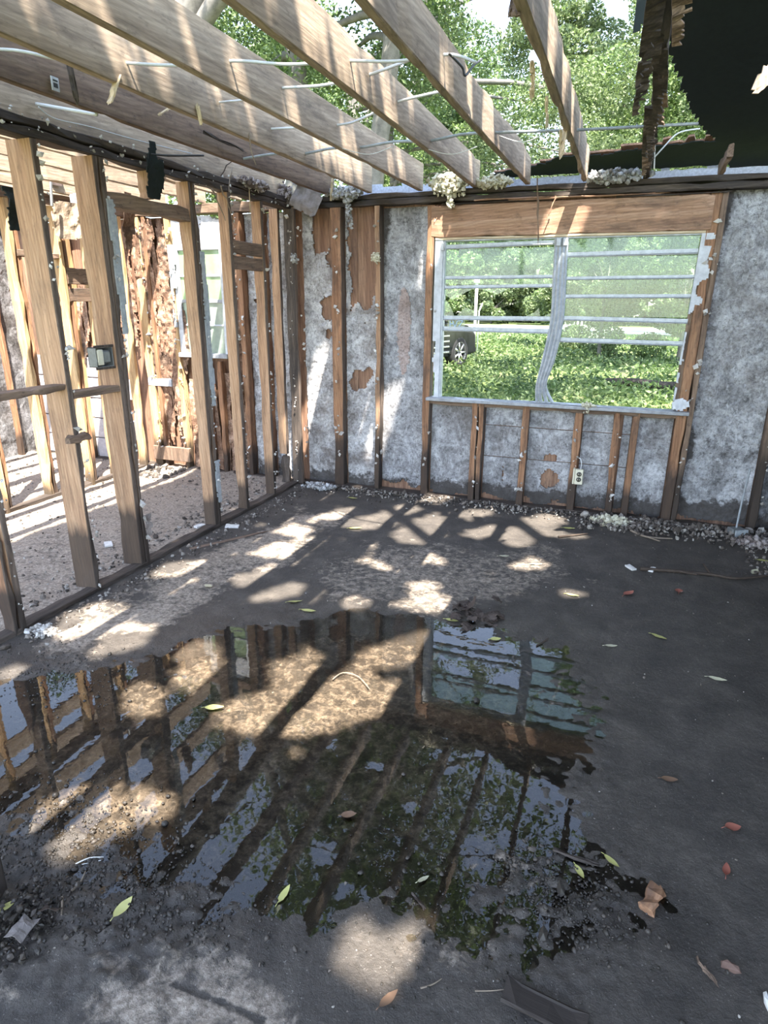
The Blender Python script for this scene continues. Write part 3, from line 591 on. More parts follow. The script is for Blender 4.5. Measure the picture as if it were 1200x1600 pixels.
def bar(x0, z0, x1, z1, h, name='sash_bar', d=.02, y=WY):
    J = Join(); J.add([(x0, y-d/2, z0-h/2), (x1, y-d/2, z1-h/2), (x1, y+d/2, z1-h/2), (x0, y+d/2, z0-h/2), (x0, y-d/2, z0+h/2), (x1, y-d/2, z1+h/2), (x1, y+d/2, z1+h/2), (x0, y+d/2, z0+h/2)],
          [(3, 2, 1, 0), (4, 5, 6, 7), (0, 1, 5, 4), (1, 2, 6, 5), (2, 3, 7, 6), (3, 0, 4, 7)])
    J.tube([(x0, y-d*.7, z0-h*.3), (x1, y-d*.7, z1-h*.3)], .005, 6); return J.out(name, METAL, w1)
for z0, z1, h in ((2.045, 2.062, .032), (1.822, 1.826, .026), (1.752, 1.762, .026), (1.520, 1.524, .034), (1.437, 1.432, .036)): bar(-1.425, z0, -.585 if z0 > 1.5 else -.56, z1, h)
for z0, z1, h in ((1.974, 1.982, .036), (1.812, 1.818, .026), (1.686, 1.690, .028), (1.530, 1.520, .034), (1.372, 1.366, .034)): bar(-.50, z0, .372, z1, h)
def pane(x0, x1, z0, z1, keep=None, seed=0, mat=GLASS): return sheet('pane', (x0, WY+.006, z0), (1, 0, 0), (0, 0, 1), x1-x0, z1-z0, .02 if keep else .2, keep, None, mat, w1, .003, .3 if keep else 0, None, seed)
def poly_pane(pts): V = [(x, WY+.004, z) for x, z in pts]+[(x, WY+.007, z) for x, z in pts]; n = len(pts); return put('broken_pane', V, [tuple(range(n))[::-1], tuple(range(n, 2*n))]+[(i, (i+1) % n, n+(i+1) % n, n+i) for i in range(n)], GLASS, w1)
pane(-1.42, -.585, 2.062, 2.085); pane(-1.42, -.585, 1.835, 2.032)
poly_pane([(-1.42, 1.746), (-1.42, 1.70), (-1.36, 1.66), (-1.31, 1.68), (-1.24, 1.72), (-1.18, 1.745)]); poly_pane([(-1.42, 1.535), (-1.42, 1.66), (-1.39, 1.64), (-1.355, 1.58), (-1.335, 1.535)])
poly_pane([(-1.32, 1.535), (-1.25, 1.60), (-1.19, 1.585), (-1.15, 1.535)]); poly_pane([(-.78, 1.535), (-.70, 1.575), (-.675, 1.605), (-.66, 1.535)]); poly_pane([(-.65, 1.535), (-.60, 1.56), (-.585, 1.565), (-.585, 1.535)])
poly_pane([(-1.16, 1.746), (-1.0, 1.70), (-.93, 1.735), (-.9, 1.746)]); pane(-1.42, -.585, 1.772, 1.812)
for z0, z1 in ((1.996, 2.085), (1.828, 1.958), (1.702, 1.803), (1.545, 1.674), (1.388, 1.512)): pane(-.497, .372, z0, z1)
sb_ = boxo('sticker', -1.385, -1.245, WY-.001, WY+.003, 1.445, 1.505, GLASS, w1, 0)
STK = simple('pale_blue_print', (.45, .62, .80), .5, .1, 5, bumpy=0); J = Join()
for a, b in (((-1.365, 1.45), (-1.365, 1.50)), ((-1.365, 1.475), (-1.345, 1.475)), ((-1.345, 1.50), (-1.325, 1.45)), ((-1.325, 1.45), (-1.305, 1.50)), ((-1.30, 1.50), (-1.26, 1.50)), ((-1.26, 1.50), (-1.295, 1.452)), ((-1.295, 1.452), (-1.255, 1.452)), ((-1.38, 1.447), (-1.25, 1.447))):
    J.tube([(a[0], WY-.004, a[1]), (b[0], WY-.004, b[1])], .0035, 5)
J.out('print', STK, sb_)
J = Join().box(-1.53, .47, B-.055, WY+.05, .862, .888, .004); J.out('sill', GREYBOARD, w1)
sheet('peeling_sill_paint', (-1.30, B-.052, .8885), (1, 0, .006), (0, 1, 0), 1.62, .12, .015, lambda u, v: fbm(u*5, v*9, 77, 4) > .5, relief(.003, 20, 50, 4), PAINT, w1, .002, .35, None, 5)
sheet('flaking_paint', (.36, B-.06, .885), (.9, -.1, .25), (-.2, .3, .75), .12, .11, .012, lambda u, v: ((u-.06)/.06)**2+((v-.055)/.055)**2+rag(u, v, 24, 5, 1.1) < 1, relief(.02, 18, 40, 6), PAINT, w1, .004, .35, None, 7)

# small window past the partition
w2 = struct('window_2')
boxo('frame_stile', -4.0, -3.95, B+.02, B+.07, 1.13, 2.1, PAINT, w2); boxo('frame_stile', -3.50, -3.46, B+.02, B+.07, 1.13, 2.1, PAINT, w2)
boxo('sash_bar', -3.95, -3.50, B+.03, B+.06, 1.62, 1.65, GREYBOARD, w2); boxo('sash_bar', -3.95, -3.50, B+.03, B+.06, 2.07, 2.095, GREYBOARD, w2); boxo('sash_bar', -3.95, -3.5, B+.035, B+.055, 1.845, 1.86, PAINT, w2); boxo('sash_bar', -3.95, -3.5, B+.035, B+.055, 1.415, 1.43, PAINT, w2)
boxo('sill', -4.0, -3.46, B-.02, B+.08, 1.13, 1.17, GREYBOARD, w2)
for z0, z1, m in ((1.65, 1.845, GLASS_GREEN), (1.86, 2.07, GLASS_GREEN), (1.17, 1.415, GLASS_GREY), (1.43, 1.62, GLASS_GREY)): boxo('pane', -3.95, -3.50, B+.046, B+.050, z0, z1, m, w2, 0)

# ================================================================== stripped partition between the rooms
wl = struct('wall_left')
PX = PART_X
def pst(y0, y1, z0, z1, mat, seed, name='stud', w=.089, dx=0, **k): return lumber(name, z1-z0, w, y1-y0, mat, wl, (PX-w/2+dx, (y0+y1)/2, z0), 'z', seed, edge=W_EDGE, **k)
pst(2.07, 2.108, 0, 2.36, W_HONEY, 301, rough=.35, rot=.2); pst(2.03, 2.068, 0, .62, W_RED, 302, rough=.5, rot=.3, tip=.5, dx=.004)
pst(2.585, 2.623, .02, 2.36, W_HONEY, 303, rough=.12, rot=.42, w=.16, dx=.0); pst(2.972, 3.01, .02, 2.36, W_HONEY, 304, rough=.15, rot=.42, w=.15); pst(3.011, 3.049, .02, 2.36, W_MID, 305, rough=.4, rot=.4, w=.13, dx=.003)
pst(3.775, 3.813, .02, 2.36, W_HONEY, 306, rough=.12, rot=.25, w=.10); pst(3.814, 3.852, .02, 2.36, W_MID, 307, rough=.3, rot=.5, w=.10, dx=.004)
pst(4.21, 4.25, .02, 2.36, W_HONEY, 308, rough=.15, rot=.25); pst(4.651, 4.69, .02, 2.36, W_HONEY, 309, rough=.2, rot=.35); pst(1.62, 1.66, .02, 2.36, W_HONEY, 300, rot=.3); pst(1.2, 1.24, .02, 2.36, W_MID, 299, rot=.3)
pst(5.05, 5.09, .3, 2.36, W_HONEY, 310, rough=.35, dx=-.08); pst(5.05, 5.09, .02, .31, W_ROT, 311, rough=.3, tip=.3, dx=-.07); pst(5.092, 5.132, .02, 2.36, W_ROT, 312, rough=.5, dx=.045, w=.10)
lumber('bottom_plate', 4.1, .088, .042, W_ROT, wl, (PX-.042, 1.05, .018), 'y', 313, rough=.5, n=40)
lumber('top_plate', 4.2, .092, .045, W_ROT, wl, (PX-.044, .95, 2.383), 'y', 314, rough=.4, n=36); lumber('top_plate', 4.2, .092, .045, W_ROT, wl, (PX-.040, .95, 2.428), 'y', 315, rough=.45, n=36)
lumber('header', .72, .088, .085, W_MID, wl, (PX-.046, 3.05, 2.165), 'y', 316, rough=.3, rot=0); lumber('cripple_stud', .15, .085, .038, W_HONEY, wl, (PX-.046, 3.42, 2.21), 'z', 317)
lumber('blocking', .40, .085, .038, W_MID, wl, (PX-.046, 2.18, 1.195), 'y', 318, rough=.2); lumber('blocking', .345, .085, .04, W_MID, wl, (PX-.046, 2.625, 1.148), 'y', 319, rough=.2); lumber('blocking', .50, .085, .038, W_MID, wl, (PX-.046, 1.665, 1.25), 'y', 322, rough=.2)
for z, s in ((2.01, 320), (1.905, 321)): lumber('blocking', .40, .03, .092, W_MID, wl, (PX-.02, 4.25, z), 'y', s, rough=.12)
def trim_strip(y, z0, z1, seed): return sheet('trim_strip', (PX+.012, y, z0), (0, 1, 0), (0, 0, 1), .055, z1-z0, .011, lambda u, v: (u > .012*vnoise(v*11, v*0, seed)) & (u < .055-.02*vnoise(v*9, v*0, seed+1)), relief(.004, 9, 30, seed), TRIMGREY, wl, .012, .3, None, seed)
trim_strip(3.03, 1.45, 2.16, 21); trim_strip(3.83, .92, 1.95, 22); trim_strip(3.815, .20, .52, 23)
Pp, Ss = [], []
for y in (2.11, 2.63, 3.045, 3.85, 4.25, 4.69, 5.08):
    for _ in range(34):
        zc = rs.choice([.15, .4, .75, 1.0, 1.4, 1.8, 2.1, 2.3])+rs.normal()*.06
        Pp.append((PX+.004+abs(rs.normal())*.006, y-.012+rs.normal()*.012, zc)); Ss.append(rs.uniform(.004, .014)*(1.8 if rs.rand() < .08 else 1))
for _ in range(120): Pp.append((PX+.0+rs.normal()*.02, rs.uniform(2.0, 5.1), 2.36+rs.rand()*.11)); Ss.append(rs.uniform(.004, .013))
tag(lumps('plaster_crumbs', Pp, Ss, SCRAP, wl, 4), kind='stuff')
sheet('paper_scrap', (PX+.004, 3.04, .20), (.4, 1, 0), (0, 0, 1), .05, .15, .01, lambda u, v: u < .05-.03*vnoise(v*30, v*0, 2), relief(.02, 20, 40, 3), PAPER, wl, .002, .35, None, 24)

# second, sunlit partition and the outer wall beyond it
wi = struct('wall_inner'); IX = -4.47
for i, (y, w, m) in enumerate(((3.02, .038, W_BRIGHT), (3.43, .038, W_BRIGHT), (3.87, .045, W_BRIGHT), (4.33, .038, W_BRIGHT), (4.64, .038, W_BRIGHT), (5.05, .038, W_BRIGHT), (2.6, .038, W_BRIGHT))):
    lumber('stud', 2.34, .089, w, m, wi, (IX-.045, y+w/2, .02), 'z', 400+i, rough=.3, rot=.16)
for i, y in enumerate((3.93, 3.48, 4.385)): lumber('stud', 2.34, .075, .036, W_RED, wi, (IX-.05, y+.018, .02), 'z', 410+i, rough=.4, rot=.3)
lumber('bottom_plate', 2.7, .088, .05, W_ROT, wi, (IX-.045, 2.45, .03), 'y', 415, rough=.4); lumber('top_plate', 2.7, .09, .088, W_MID, wi, (IX-.045, 2.45, 2.405), 'y', 416, rough=.3)
for i, (y, L, z, h) in enumerate(((4.38, .25, 1.83, .13), (4.38, .25, 1.68, .11), (3.93, .40, 1.98, .05))): lumber('blocking', L, .07, h, W_MID, wi, (IX-.04, y, z), 'y', 417+i, rough=.2)
wo = struct('wall_outer_left'); OX = -6.15
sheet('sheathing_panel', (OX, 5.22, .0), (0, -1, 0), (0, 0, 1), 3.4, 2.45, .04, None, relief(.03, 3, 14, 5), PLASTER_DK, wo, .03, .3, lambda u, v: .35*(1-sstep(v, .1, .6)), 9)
for i, y in enumerate((4.98, 4.62, 4.2, 3.79, 3.38)): lumber('stud', 2.4, .089, .04, W_BRIGHT if i % 2 else W_RED, wo, (OX+.047, y, .01), 'z', 430+i, rough=.3, rot=.3)
# wall and jamb at the near side of the room, and the wall out of sight on the other side that keeps that corner dark
wr = struct('wall_right')
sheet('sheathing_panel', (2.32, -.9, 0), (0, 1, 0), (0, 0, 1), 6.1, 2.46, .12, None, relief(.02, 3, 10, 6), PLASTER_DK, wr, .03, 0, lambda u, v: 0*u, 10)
for i in range(6): lumber('stud', 2.4, .085, .04, W_MID, wr, (2.26, -.4+.9*i, 0), 'z', 440+i, rough=.3, rot=.4)
wf = struct('wall_front')
lumber('stud', 2.44, .05, .095, W_ROT, wf, (-1.521, .888, 0), 'z', 450, rough=.35, rot=1.2)

# ================================================================== ceiling joists and what is left of the roof
ce = struct('ceiling')
for i, xj in enumerate(JOIST_X):
    if i == 0: continue
    y0 = -.7; L = 5.90-.03*(i % 3)
    lumber('joist', L, .039, .19, W_JOIST if i != 6 else W_MID, ce, (xj-.0195, y0, 2.45+.095), 'y', 500+i, rough=.08 if i > 2 else .2, n=50, bow=(.02 if i % 2 else -.014))
lumber('joist', 4.9, .045, .17, W_ROT, ce, (-.02, .3, 2.535), 'y', 500, rough=.7, n=60, bow=.01)
for i in range(9):                                    # long shreds peeling off the rotten joist
    y = 2.0+.3*i*(.6+.4*rs.rand()); x = -.035+rs.uniform(-.03, .025); L = rs.uniform(.25, .7)
    p = [(x, y, 2.47), (x+rs.uniform(-.03, .03), y+L*.5, 2.43-rs.rand()*.04), (x+rs.uniform(-.04, .04), y+L, 2.39-rs.rand()*.07)]
    sheet('shred', p[0], (1, 0, rs.uniform(-.25, .25)), tuple(np.array(p[2])-p[0]), rs.uniform(.03, .07), 1.0, .02, lambda u, v, i=i: (u < .07*(1-v*.75)) & (vnoise(v*14, u*40, i) > .15), relief(.02, 9, 30, i), W_ROT if i % 4 else W_MID, ce, .006, .35, None, 510+i)
for i, y in enumerate((2.62, 3.05, 3.6)):              # splintered flakes on the underside of the third joist
    lumber('shred', .16, .02, .012, W_PALE, ce, (-.43, y, 2.44), 'y', 520+i, rough=.6, tip=.7).rotation_euler = (-2.3, 0, .1)
q = on_x(87, 141, -2.38); gs = boxo('grade_stamp', -2.381, -2.376, q[1]-.02, q[1]+.02, 2.468, 2.520, PAINT, ce, .001)
boxo('stamp_mark', -2.3765, -2.3745, q[1]-.012, q[1]+.012, 2.503, 2.509, CABLE_DK, gs, 0); boxo('stamp_mark', -2.3765, -2.3745, q[1]-.012, q[1]+.010, 2.480, 2.497, CABLE_DK, gs, 0)
rf = struct('roof')
SL = .33
def roof_z(y): return 2.62+SL*(5.14-y)
nl = math.sqrt(1+SL*SL)
# felt: u across (+x), v down the slope from y=-1 to y=5.36
EDGE = [(-1.0, 1.0), (3.3, 1.0), (3.7, .75), (3.82, .05), (3.91, -.03), (4.30, .04), (4.46, .09), (4.68, .16), (4.87, .24), (5.05, .34), (5.16, .39), (5.22, .47), (5.30, .50)]
ey = np.array([e[0] for e in EDGE]); ex = np.array([e[1] for e in EDGE])
def felt_keep(u, v):
    y = -1+v; x = u-1.3; e = np.interp(y, ey, ex)+.05*(fbm(x*4+y*9, y*9, 5)-.5)
    band = (y > 5.08+.06*sstep(-x, -.3, .4)+rag(x, y, 7, 9, .06)) & (x > -1.15+.5*sstep(y, 5.35, 5.15)) & (y < 5.36)
    return (x > e) | band
sheet('roofing_felt', (-1.3, -1.0, roof_z(-1.0)), (1, 0, 0), (0, 1, -SL), 3.8, 6.40, .022, felt_keep, lambda u, v: .02*(fbm(u*2, v*2, 3)-.5), FELT, rf, .006, .35, None, 31)
sheet('roof_decking', (-1.3, -1.0, roof_z(-1.0)+.03), (1, 0, 0), (0, 1, -SL), 3.8, 6.36, .05, lambda u, v: felt_keep(u-.05, v), None, W_PLY, rf, .014, .2, None, 32)
sheet('fascia', (-2.45, 5.40, 2.455), (1, 0, 0), (0, 0, 1), 4.9, .10, .02, lambda u, v: v < .10-.03*vnoise(u*9, v*0, 4), relief(.01, 9, 30, 4), FASCIA, rf, .02, .3, None, 33)
J = Join(); p0 = on_y(1132, 236, 5.02); lumber('rafter_tail', .26, .04, .09, W_MID, rf, (p0[0]+.03, 4.98, 2.56), 'y', 530, rough=.5, tip=.4).rotation_euler = (-1.95, 0, .1)
p0 = on_y(1199, 60, 3.6); sheet('split_plywood', (p0[0]-.03, 3.6, p0[2]-.20), (.93, .2, 0), (.25, .1, 1), .22, .30, .014, lambda u, v: (v < .05+u*1.9+.08*vnoise(u*40, v*0, 3)) & (v > u*.5+.08*vnoise(u*30, v*0, 8)-.05), relief(.02, 14, 40, 3), W_JOIST, rf, .01, .35, None, 34)
p0 = on_y(1003, 25, 3.5); sheet('felt_flap', (p0[0]-.03, 3.5, p0[2]-.06), (.9, 0, .2), (0, .1, 1), .09, .22, .012, lambda u, v: u < .03+v*.3, None, FELT, rf, .004, .35, None, 35)

# ================================================================== outdoors
GZ = -.12
GX, GY = np.meshgrid(np.linspace(-60, 40, 90), np.linspace(5.42, 110, 140)); gz = GZ+.12*(fbm(GX*.4, GY*.4, 3)-.5)*np.clip((GY-6)/6, 0, 1)*(1-sstep(GY, 34, 40))
gi = np.arange(GX.size).reshape(GX.shape)
tag(put('terrain', np.stack([GX, GY, gz], -1).reshape(-1, 3), np.stack([gi[:-1, :-1], gi[:-1, 1:], gi[1:, 1:], gi[1:, :-1]], -1).reshape(-1, 4), GROUND, None, True), kind='structure')
tag(boxo('road', -60, 40, 43, 55, GZ-.1, GZ+.03, ASPHALT, None, 0), kind='structure')
tag(boxo('outer_ground', -14, 14, -14, 5.42, GZ-.2, -.03, GROUND, None, 0), kind='structure')

def leaf_mesh(name, C, size, mat, parent=None, seed=0, up=.0, aspect=.55):
    rs = np.random.RandomState(seed); n = len(C)
    d = rs.normal(size=(n, 3)); d[:, 2] = d[:, 2]*.7+up; d /= np.linalg.norm(d, axis=1)[:, None]
    r = rs.normal(size=(n, 3)); s = np.cross(d, r); s /= np.linalg.norm(s, axis=1)[:, None]; nn = np.cross(d, s)
    L = (size*(.6+.8*rs.rand(n)))[:, None]; w = L*aspect*.5
    V = np.stack([C-d*L*.5, C+s*w+nn*w*.3, C+d*L*.5, C-s*w+nn*w*.3], 1).reshape(-1, 3)
    q = np.arange(n)*4; Fc = np.concatenate([np.stack([q, q+1, q+2], -1), np.stack([q, q+2, q+3], -1)])
    return put(name, V, Fc, mat, parent, False, {'tint': np.repeat(rs.rand(n), 4)})
def crown_points(rs, blobs, n):
    blobs = np.array(blobs, float); wgt = blobs[:, 3]**2; k = rs.choice(len(blobs), n, p=wgt/wgt.sum())
    d = rs.normal(size=(n, 3)); d /= np.linalg.norm(d, axis=1)[:, None]
    return blobs[k, :3]+d*(blobs[k, 3]*(.35+.65*rs.rand(n)**.4))[:, None]*np.array([1, 1, .75])
def tree(name, label, x, y, h, r0, crown, n, size, mat, seed, lean=(0, 0), nb=26, cat='tree', group='trees around the house', cut=True, stems=1, up=-.25, filt=True):
    """crown = (cx, cy, cz, rx, ry, rz) of the leafy mass."""
    rnd = np.random.RandomState(seed); t = tag(empty(name, (x, y, GZ)), label, cat, group)
    top = np.array([lean[0], lean[1], h])
    for s in range(stems):
        o = np.array([s*.5, s*.3, 0]); tp = top+np.array([s*1.4, s*.4, -s*.5])
        pts = [o+(tp-o)*k/8+np.array([rnd.normal()*.06*h/8, rnd.normal()*.06*h/8, 0])*(0 < k < 8) for k in range(9)]
        tube('trunk', pts, [r0*(1-.55*k/8)*(1.25 if k == 0 else 1) for k in range(9)], BARKM, t, 10)
    cx, cy, cz, rx, ry, rz = crown; blobs = []
    for k in range(nb):
        d = rnd.normal(size=3); d /= np.linalg.norm(d); f = .45+.5*rnd.rand()
        blobs.append((cx+d[0]*rx*f, cy+d[1]*ry*f, cz+d[2]*rz*f, (.28+.16*rnd.rand())*min(rx, ry, max(rz, .6*rx))))
        if k < 7:
            a = top*(.6+.05*k)+np.array([x, y, GZ]); b = np.array(blobs[-1][:3]); m = (a+b)/2+np.array([0, 0, .06*np.linalg.norm(b-a)])
            V, Fc = tube_data([np.array(p)-np.array([x, y, GZ]) for p in spline([a, m, b], 4)], [r0*.38*(1-.1*j) for j in range(9)], 6); put('branch', V, Fc, BARKM, t, True)
    C = crown_points(rnd, blobs, n)
    C = C[C[:, 2] > GZ+.05]
    if filt: C = C[~sunlit(C)]
    if cut: C = C[~(skygap(C) & (C[:, 2] > 2.5))]
    f = leaf_mesh('foliage', C-np.array([x, y, GZ]), size, mat, t, seed, up); tag(f, kind='stuff'); return t
# nearer trees behind the house, seen over the wall and through the joists
tree('oak_tree', 'leaning grey-trunked oak rising behind the stripped joists', -4.5, 9.9, 7.6, .20, (-4.6, 11.2, 6.6, 3.0, 2.2, 2.6), 26000, .085, LEAF_MID, 1, (1.2, .2))
tree('oak_tree', 'dark mossy oak trunk glimpsed between the second and third joists from the partition', -5.6, 10.4, 7.0, .24, (-8.2, 11.6, 6.2, 3.0, 2.4, 2.6), 22000, .085, LEAF_DARK, 2, (.2, .3))
tree('laurel_tree', 'bright small-leaved tree beyond the wall above the window\'s bent mullion', -4.6, 12.6, 5.2, .10, (-1.9, 12.4, 4.7, 3.2, 1.8, 2.5), 52000, .062, LEAF_LIGHT, 3)
tree('laurel_tree', 'sunlit small-leaved tree filling the gap beside the torn roofing felt', 3.0, 12.2, 5.4, .10, (1.3, 12.4, 4.9, 2.8, 1.8, 2.5), 46000, .062, LEAF_LIGHT, 4)
tree('water_oak', 'tall mid-green oak behind the bright trees over the window', -7.2, 17.0, 8.0, .25, (-3.4, 17.4, 6.6, 4.6, 2.4, 4.6), 44000, .10, LEAF_MID, 5)
tree('water_oak', 'broad mid-green oak standing behind the sunlit tree near the roofing felt', 5.6, 17.6, 8.0, .25, (3.0, 18.0, 6.6, 4.8, 2.4, 4.8), 44000, .10, LEAF_MID, 6)
tree('water_oak', 'shaded oak far off past the leaning grey trunk', -11.5, 17.0, 9.0, .3, (-11.0, 17.2, 7.2, 5.0, 2.6, 5.0), 26000, .12, LEAF_MID, 7)
tree('water_oak', 'dark oak beyond the sunlit partition of the far room', -18.0, 15.0, 9.0, .3, (-17.5, 15.0, 6.0, 5.0, 3.0, 5.0), 18000, .13, LEAF_DARK, 8)
tree('sweetgum', 'tallest pale-leaved tree far behind the lawn, topping the others over the window', 2.5, 38.0, 17.0, .4, (2.0, 38.0, 13.6, 13, 3.0, 9.6), 100000, .20, LEAF_LIGHT, 14, nb=95, cut=False)
tree('sweetgum', 'tall pale-leaved tree far behind the joists over the corner', -14.0, 24.0, 11.0, .3, (-10.5, 24.0, 8.6, 6.5, 2.6, 6.0), 34000, .15, LEAF_MID, 15, nb=34)
# lower growth seen through the window
tree('shrub', 'hazy green shrub behind the upper panes of the window\'s wider sash', 1.5, 22.0, 2.6, .07, (1.3, 22.5, 2.6, 2.0, 1.4, 2.9), 22000, .10, LEAF_MID, 9, nb=26, cat='shrub', group='shrubs beyond the lawn')
tree('shrub', 'tall light green shrub in the middle of the wider sash', -.9, 23.0, 2.6, .07, (-.8, 23.5, 2.7, 1.7, 1.4, 2.8), 20000, .10, LEAF_LIGHT, 16, nb=26, cat='shrub', group='shrubs beyond the lawn')
tree('shrub', 'light green shrub at the end of the lawn beside the white pickets', -2.9, 27.0, 2.0, .08, (-2.2, 27.5, 2.6, 2.4, 1.6, 2.7), 18000, .12, LEAF_LIGHT, 10, nb=22, cat='shrub', group='shrubs beyond the lawn')
for i, (x, y, r, hh, lab) in enumerate(((-27, 63, 8, 10.5, 'dense roadside tree across the road behind the white post'), (-18, 64, 8, 11.5, 'dense roadside tree across the road straight through the broken panes'), (-9, 66, 8, 11.5, 'dense roadside tree across the road behind the bent mullion'), (1, 64, 8, 10.5, 'dense roadside tree across the road past the pickets'), (9.5, 64, 8, 11, 'dense roadside tree farthest along the road, past the window edge'), (-23, 74, 9, 16, 'taller tree set back from the road past the car'), (-13.5, 74, 9, 15, 'taller tree set back from the road behind the white post'), (-3.5, 75, 9, 15, 'taller tree set back from the road behind the mullion'), (6, 75, 9, 15, 'taller tree set back from the road behind the wider sash'))):
    tree('roadside_tree', lab, x, y, 5, .3, (x, y, hh*.5, r, 4, hh*.62), 38000, .42, LEAF_MID if i % 2 else LEAF_LIGHT, 30+i, nb=54, cut=False, filt=False, group='trees across the road')
# crowns over the house: seen in the puddle, and shading the room
tree('live_oak', 'live oak whose crown hangs over the open joists and shows in the puddle', -8.5, 7.6, 7.2, .34, (-1.6, 8.8, 8.0, 5.2, 3.2, 1.5), 30000, .11, LEAF_MID, 12, (4.0, .6), nb=60)
def shade_tree(name, label, x, y, box, n, size, seed, mat):
    rnd = np.random.RandomState(seed); t = tag(empty(name, (x, y, GZ)), label, 'tree', 'trees around the house'); bx0, bx1, by0, by1, bz0, bz1 = box
    tube('trunk', [(0, 0, 0), (.1, .1, 2.5), (-.1, .2, 5), (-.5, .5, bz0+.6)], [.36, .30, .26, .2], BARKM, t, 12)
    C = np.stack([rnd.uniform(bx0, bx1, n), rnd.uniform(by0, by1, n), bz0+(bz1-bz0)*rnd.rand(n)], -1)
    C[:, 2] += .9*(fbm(C[:, 0]*.6, C[:, 1]*.6, seed)-.5)
    C = C[~sunlit(C)]
    for k in range(7):
        e = np.array([rnd.uniform(bx0, bx1), rnd.uniform(by0, by1), bz0+.5]); 
        if sunlit(e[None])[0]: continue
        V, Fc = tube_data([np.array(p)-np.array([x, y, GZ]) for p in spline([(x, y, bz0-.8), ((x+e[0])/2, (y+e[1])/2, bz0+.6), e], 4)], [.12-.01*j for j in range(9)], 6); put('branch', V, Fc, BARKM, t, True)
    f = leaf_mesh('foliage', C-np.array([x, y, GZ]), size, mat, t, seed, 0, .7); tag(f, kind='stuff'); return t
shade_tree('shade_oak', 'unseen oak beside the house, its crown cut to throw sun patches on the slab', 5.6, -4.2, (-3.2, 4.8, -4.2, 4.0, 6.0, 7.4), 135000, .125, 13, LEAF_MID)  # unseen crown, leaves left out so sunbeams land on the LIT outlines

# weeds on the lawn
rw = np.random.RandomState(8); n = 52000
wy = 5.8+34*rw.rand(n)**1.9; wx = rw.uniform(-1, 1, n)*(1.6+.24*wy)-.13*wy-.3
wz = GZ+.02+rw.rand(n)**1.5*(.12+.34*fbm(wx*.8, wy*.8, 7))*np.clip(1.2-wy/50, .3, 1)
C = np.stack([wx, wy, wz], -1); C = C[fbm(wx*.5, wy*.5, 9) + .25*rw.rand(n) > .42]
L = leaf_mesh('weeds', C, np.clip(.045+.0045*C[:, 1], .05, .2), WEED, None, 8, .35, .5); tag(L, 'low bright green weeds covering the lawn outside the window', 'weeds', None, 'stuff')
# road edge, post, pickets, log
for i, (x, y) in enumerate(((-29, 59.5), (-20, 59), (-12, 60), (-4, 59.5), (4, 60), (11.5, 59.5))):
    tree('shrub', ('low roadside shrub far off behind the car', 'low roadside shrub across the road beside the white post', 'low roadside shrub across the road seen over the broken panes', 'low roadside shrub across the road next to the mullion', 'low roadside shrub across the road behind the pickets', 'low roadside shrub across the road at the window edge')[i], x, y, 1.5, .08, (x, y, 1.9, 5.2, 2.0, 2.4), 12000, .34, LEAF_MID if i % 2 else LEAF_LIGHT, 50+i, nb=30, cat='shrub', group='shrubs along the road', cut=False, filt=False)
t = tag(empty('utility_post', (-4.95, 22, GZ)), 'slim white post standing in the grass behind the broken panes', 'post')
tube('shaft', [(0, 0, 0), (0, 0, 2.45)], .05, WHITEPOST, t, 8); boxo('cap', -.08, .08, -.08, .08, 2.4, 2.52, WHITEPOST, t); tube('side_pipe', [(.12, 0, 0), (.12, 0, 1.5), (.22, 0, 1.75)], .025, WHITEPOST, t, 6)
t = tag(empty('picket_fence', (0, 0, 0)), 'low white picket fence beyond the lawn, seen under the wider sash', 'fence')
for i in range(11):
    x = -2.75+.17*i; Join().add([(x, 29.98, GZ), (x+.09, 29.98, GZ), (x+.09, 29.98, .88), (x+.045, 29.98, .96), (x, 29.98, .88), (x, 30.0, GZ), (x+.09, 30.0, GZ), (x+.09, 30.0, .88), (x+.045, 30.0, .96), (x, 30.0, .88)],
        [(0, 1, 2, 3, 4), (9, 8, 7, 6, 5), (0, 5, 6, 1), (1, 6, 7, 2), (2, 7, 8, 3), (3, 8, 9, 4), (4, 9, 5, 0)]).out('picket', WHITEPOST, t)
for z in (.25, .7): boxo('rail', -2.8, -.95, 30.0, 30.03, z, z+.07, WHITEPOST, t)
t = tag(tube('fallen_log', spline([(-.35, 14.6, .05), (.2, 14.3, .10), (.8, 14.1, .08), (1.5, 13.8, .16)], 5), .085, W_ROT, None, 10, True), 'dark fallen log lying across the weeds outside the window', 'log')

# dark vehicle parked on the grass
car = tag(empty('car', (-5.36, 18.2, GZ), math.atan2(.948, .317)), 'black car parked on the grass behind the window\'s narrow painted jamb', 'car')
prof = [(-3.75, .35), (-3.85, .75), (-3.7, 1.08), (-3.55, 1.72), (-3.2, 1.82), (-1.7, 1.80), (-1.2, 1.62), (-.62, 1.16), (.5, 1.05), (.78, .85), (.82, .45), (.7, .32)]
bm = bmesh.new(); vs = [bm.verts.new((x, -.90, z)) for x, z in prof]; f = bm.faces.new(vs); g = bmesh.ops.extrude_face_region(bm, geom=[f])
for v in g['geom']:
    if isinstance(v, bmesh.types.BMVert): v.co.y = .90
for v in bm.verts:
    if v.co.z > 1.2: v.co.y *= .86
bmesh.ops.recalc_face_normals(bm, faces=bm.faces[:]); bmesh.ops.bevel(bm, geom=bm.edges[:], offset=.06, segments=2, affect='EDGES', clamp_overlap=True)
me = bpy.data.meshes.new('body'); bm.to_mesh(me); bm.free(); me.materials.append(CARPAINT); o = bpy.data.objects.new('body', me); COL.objects.link(o); o.parent = car
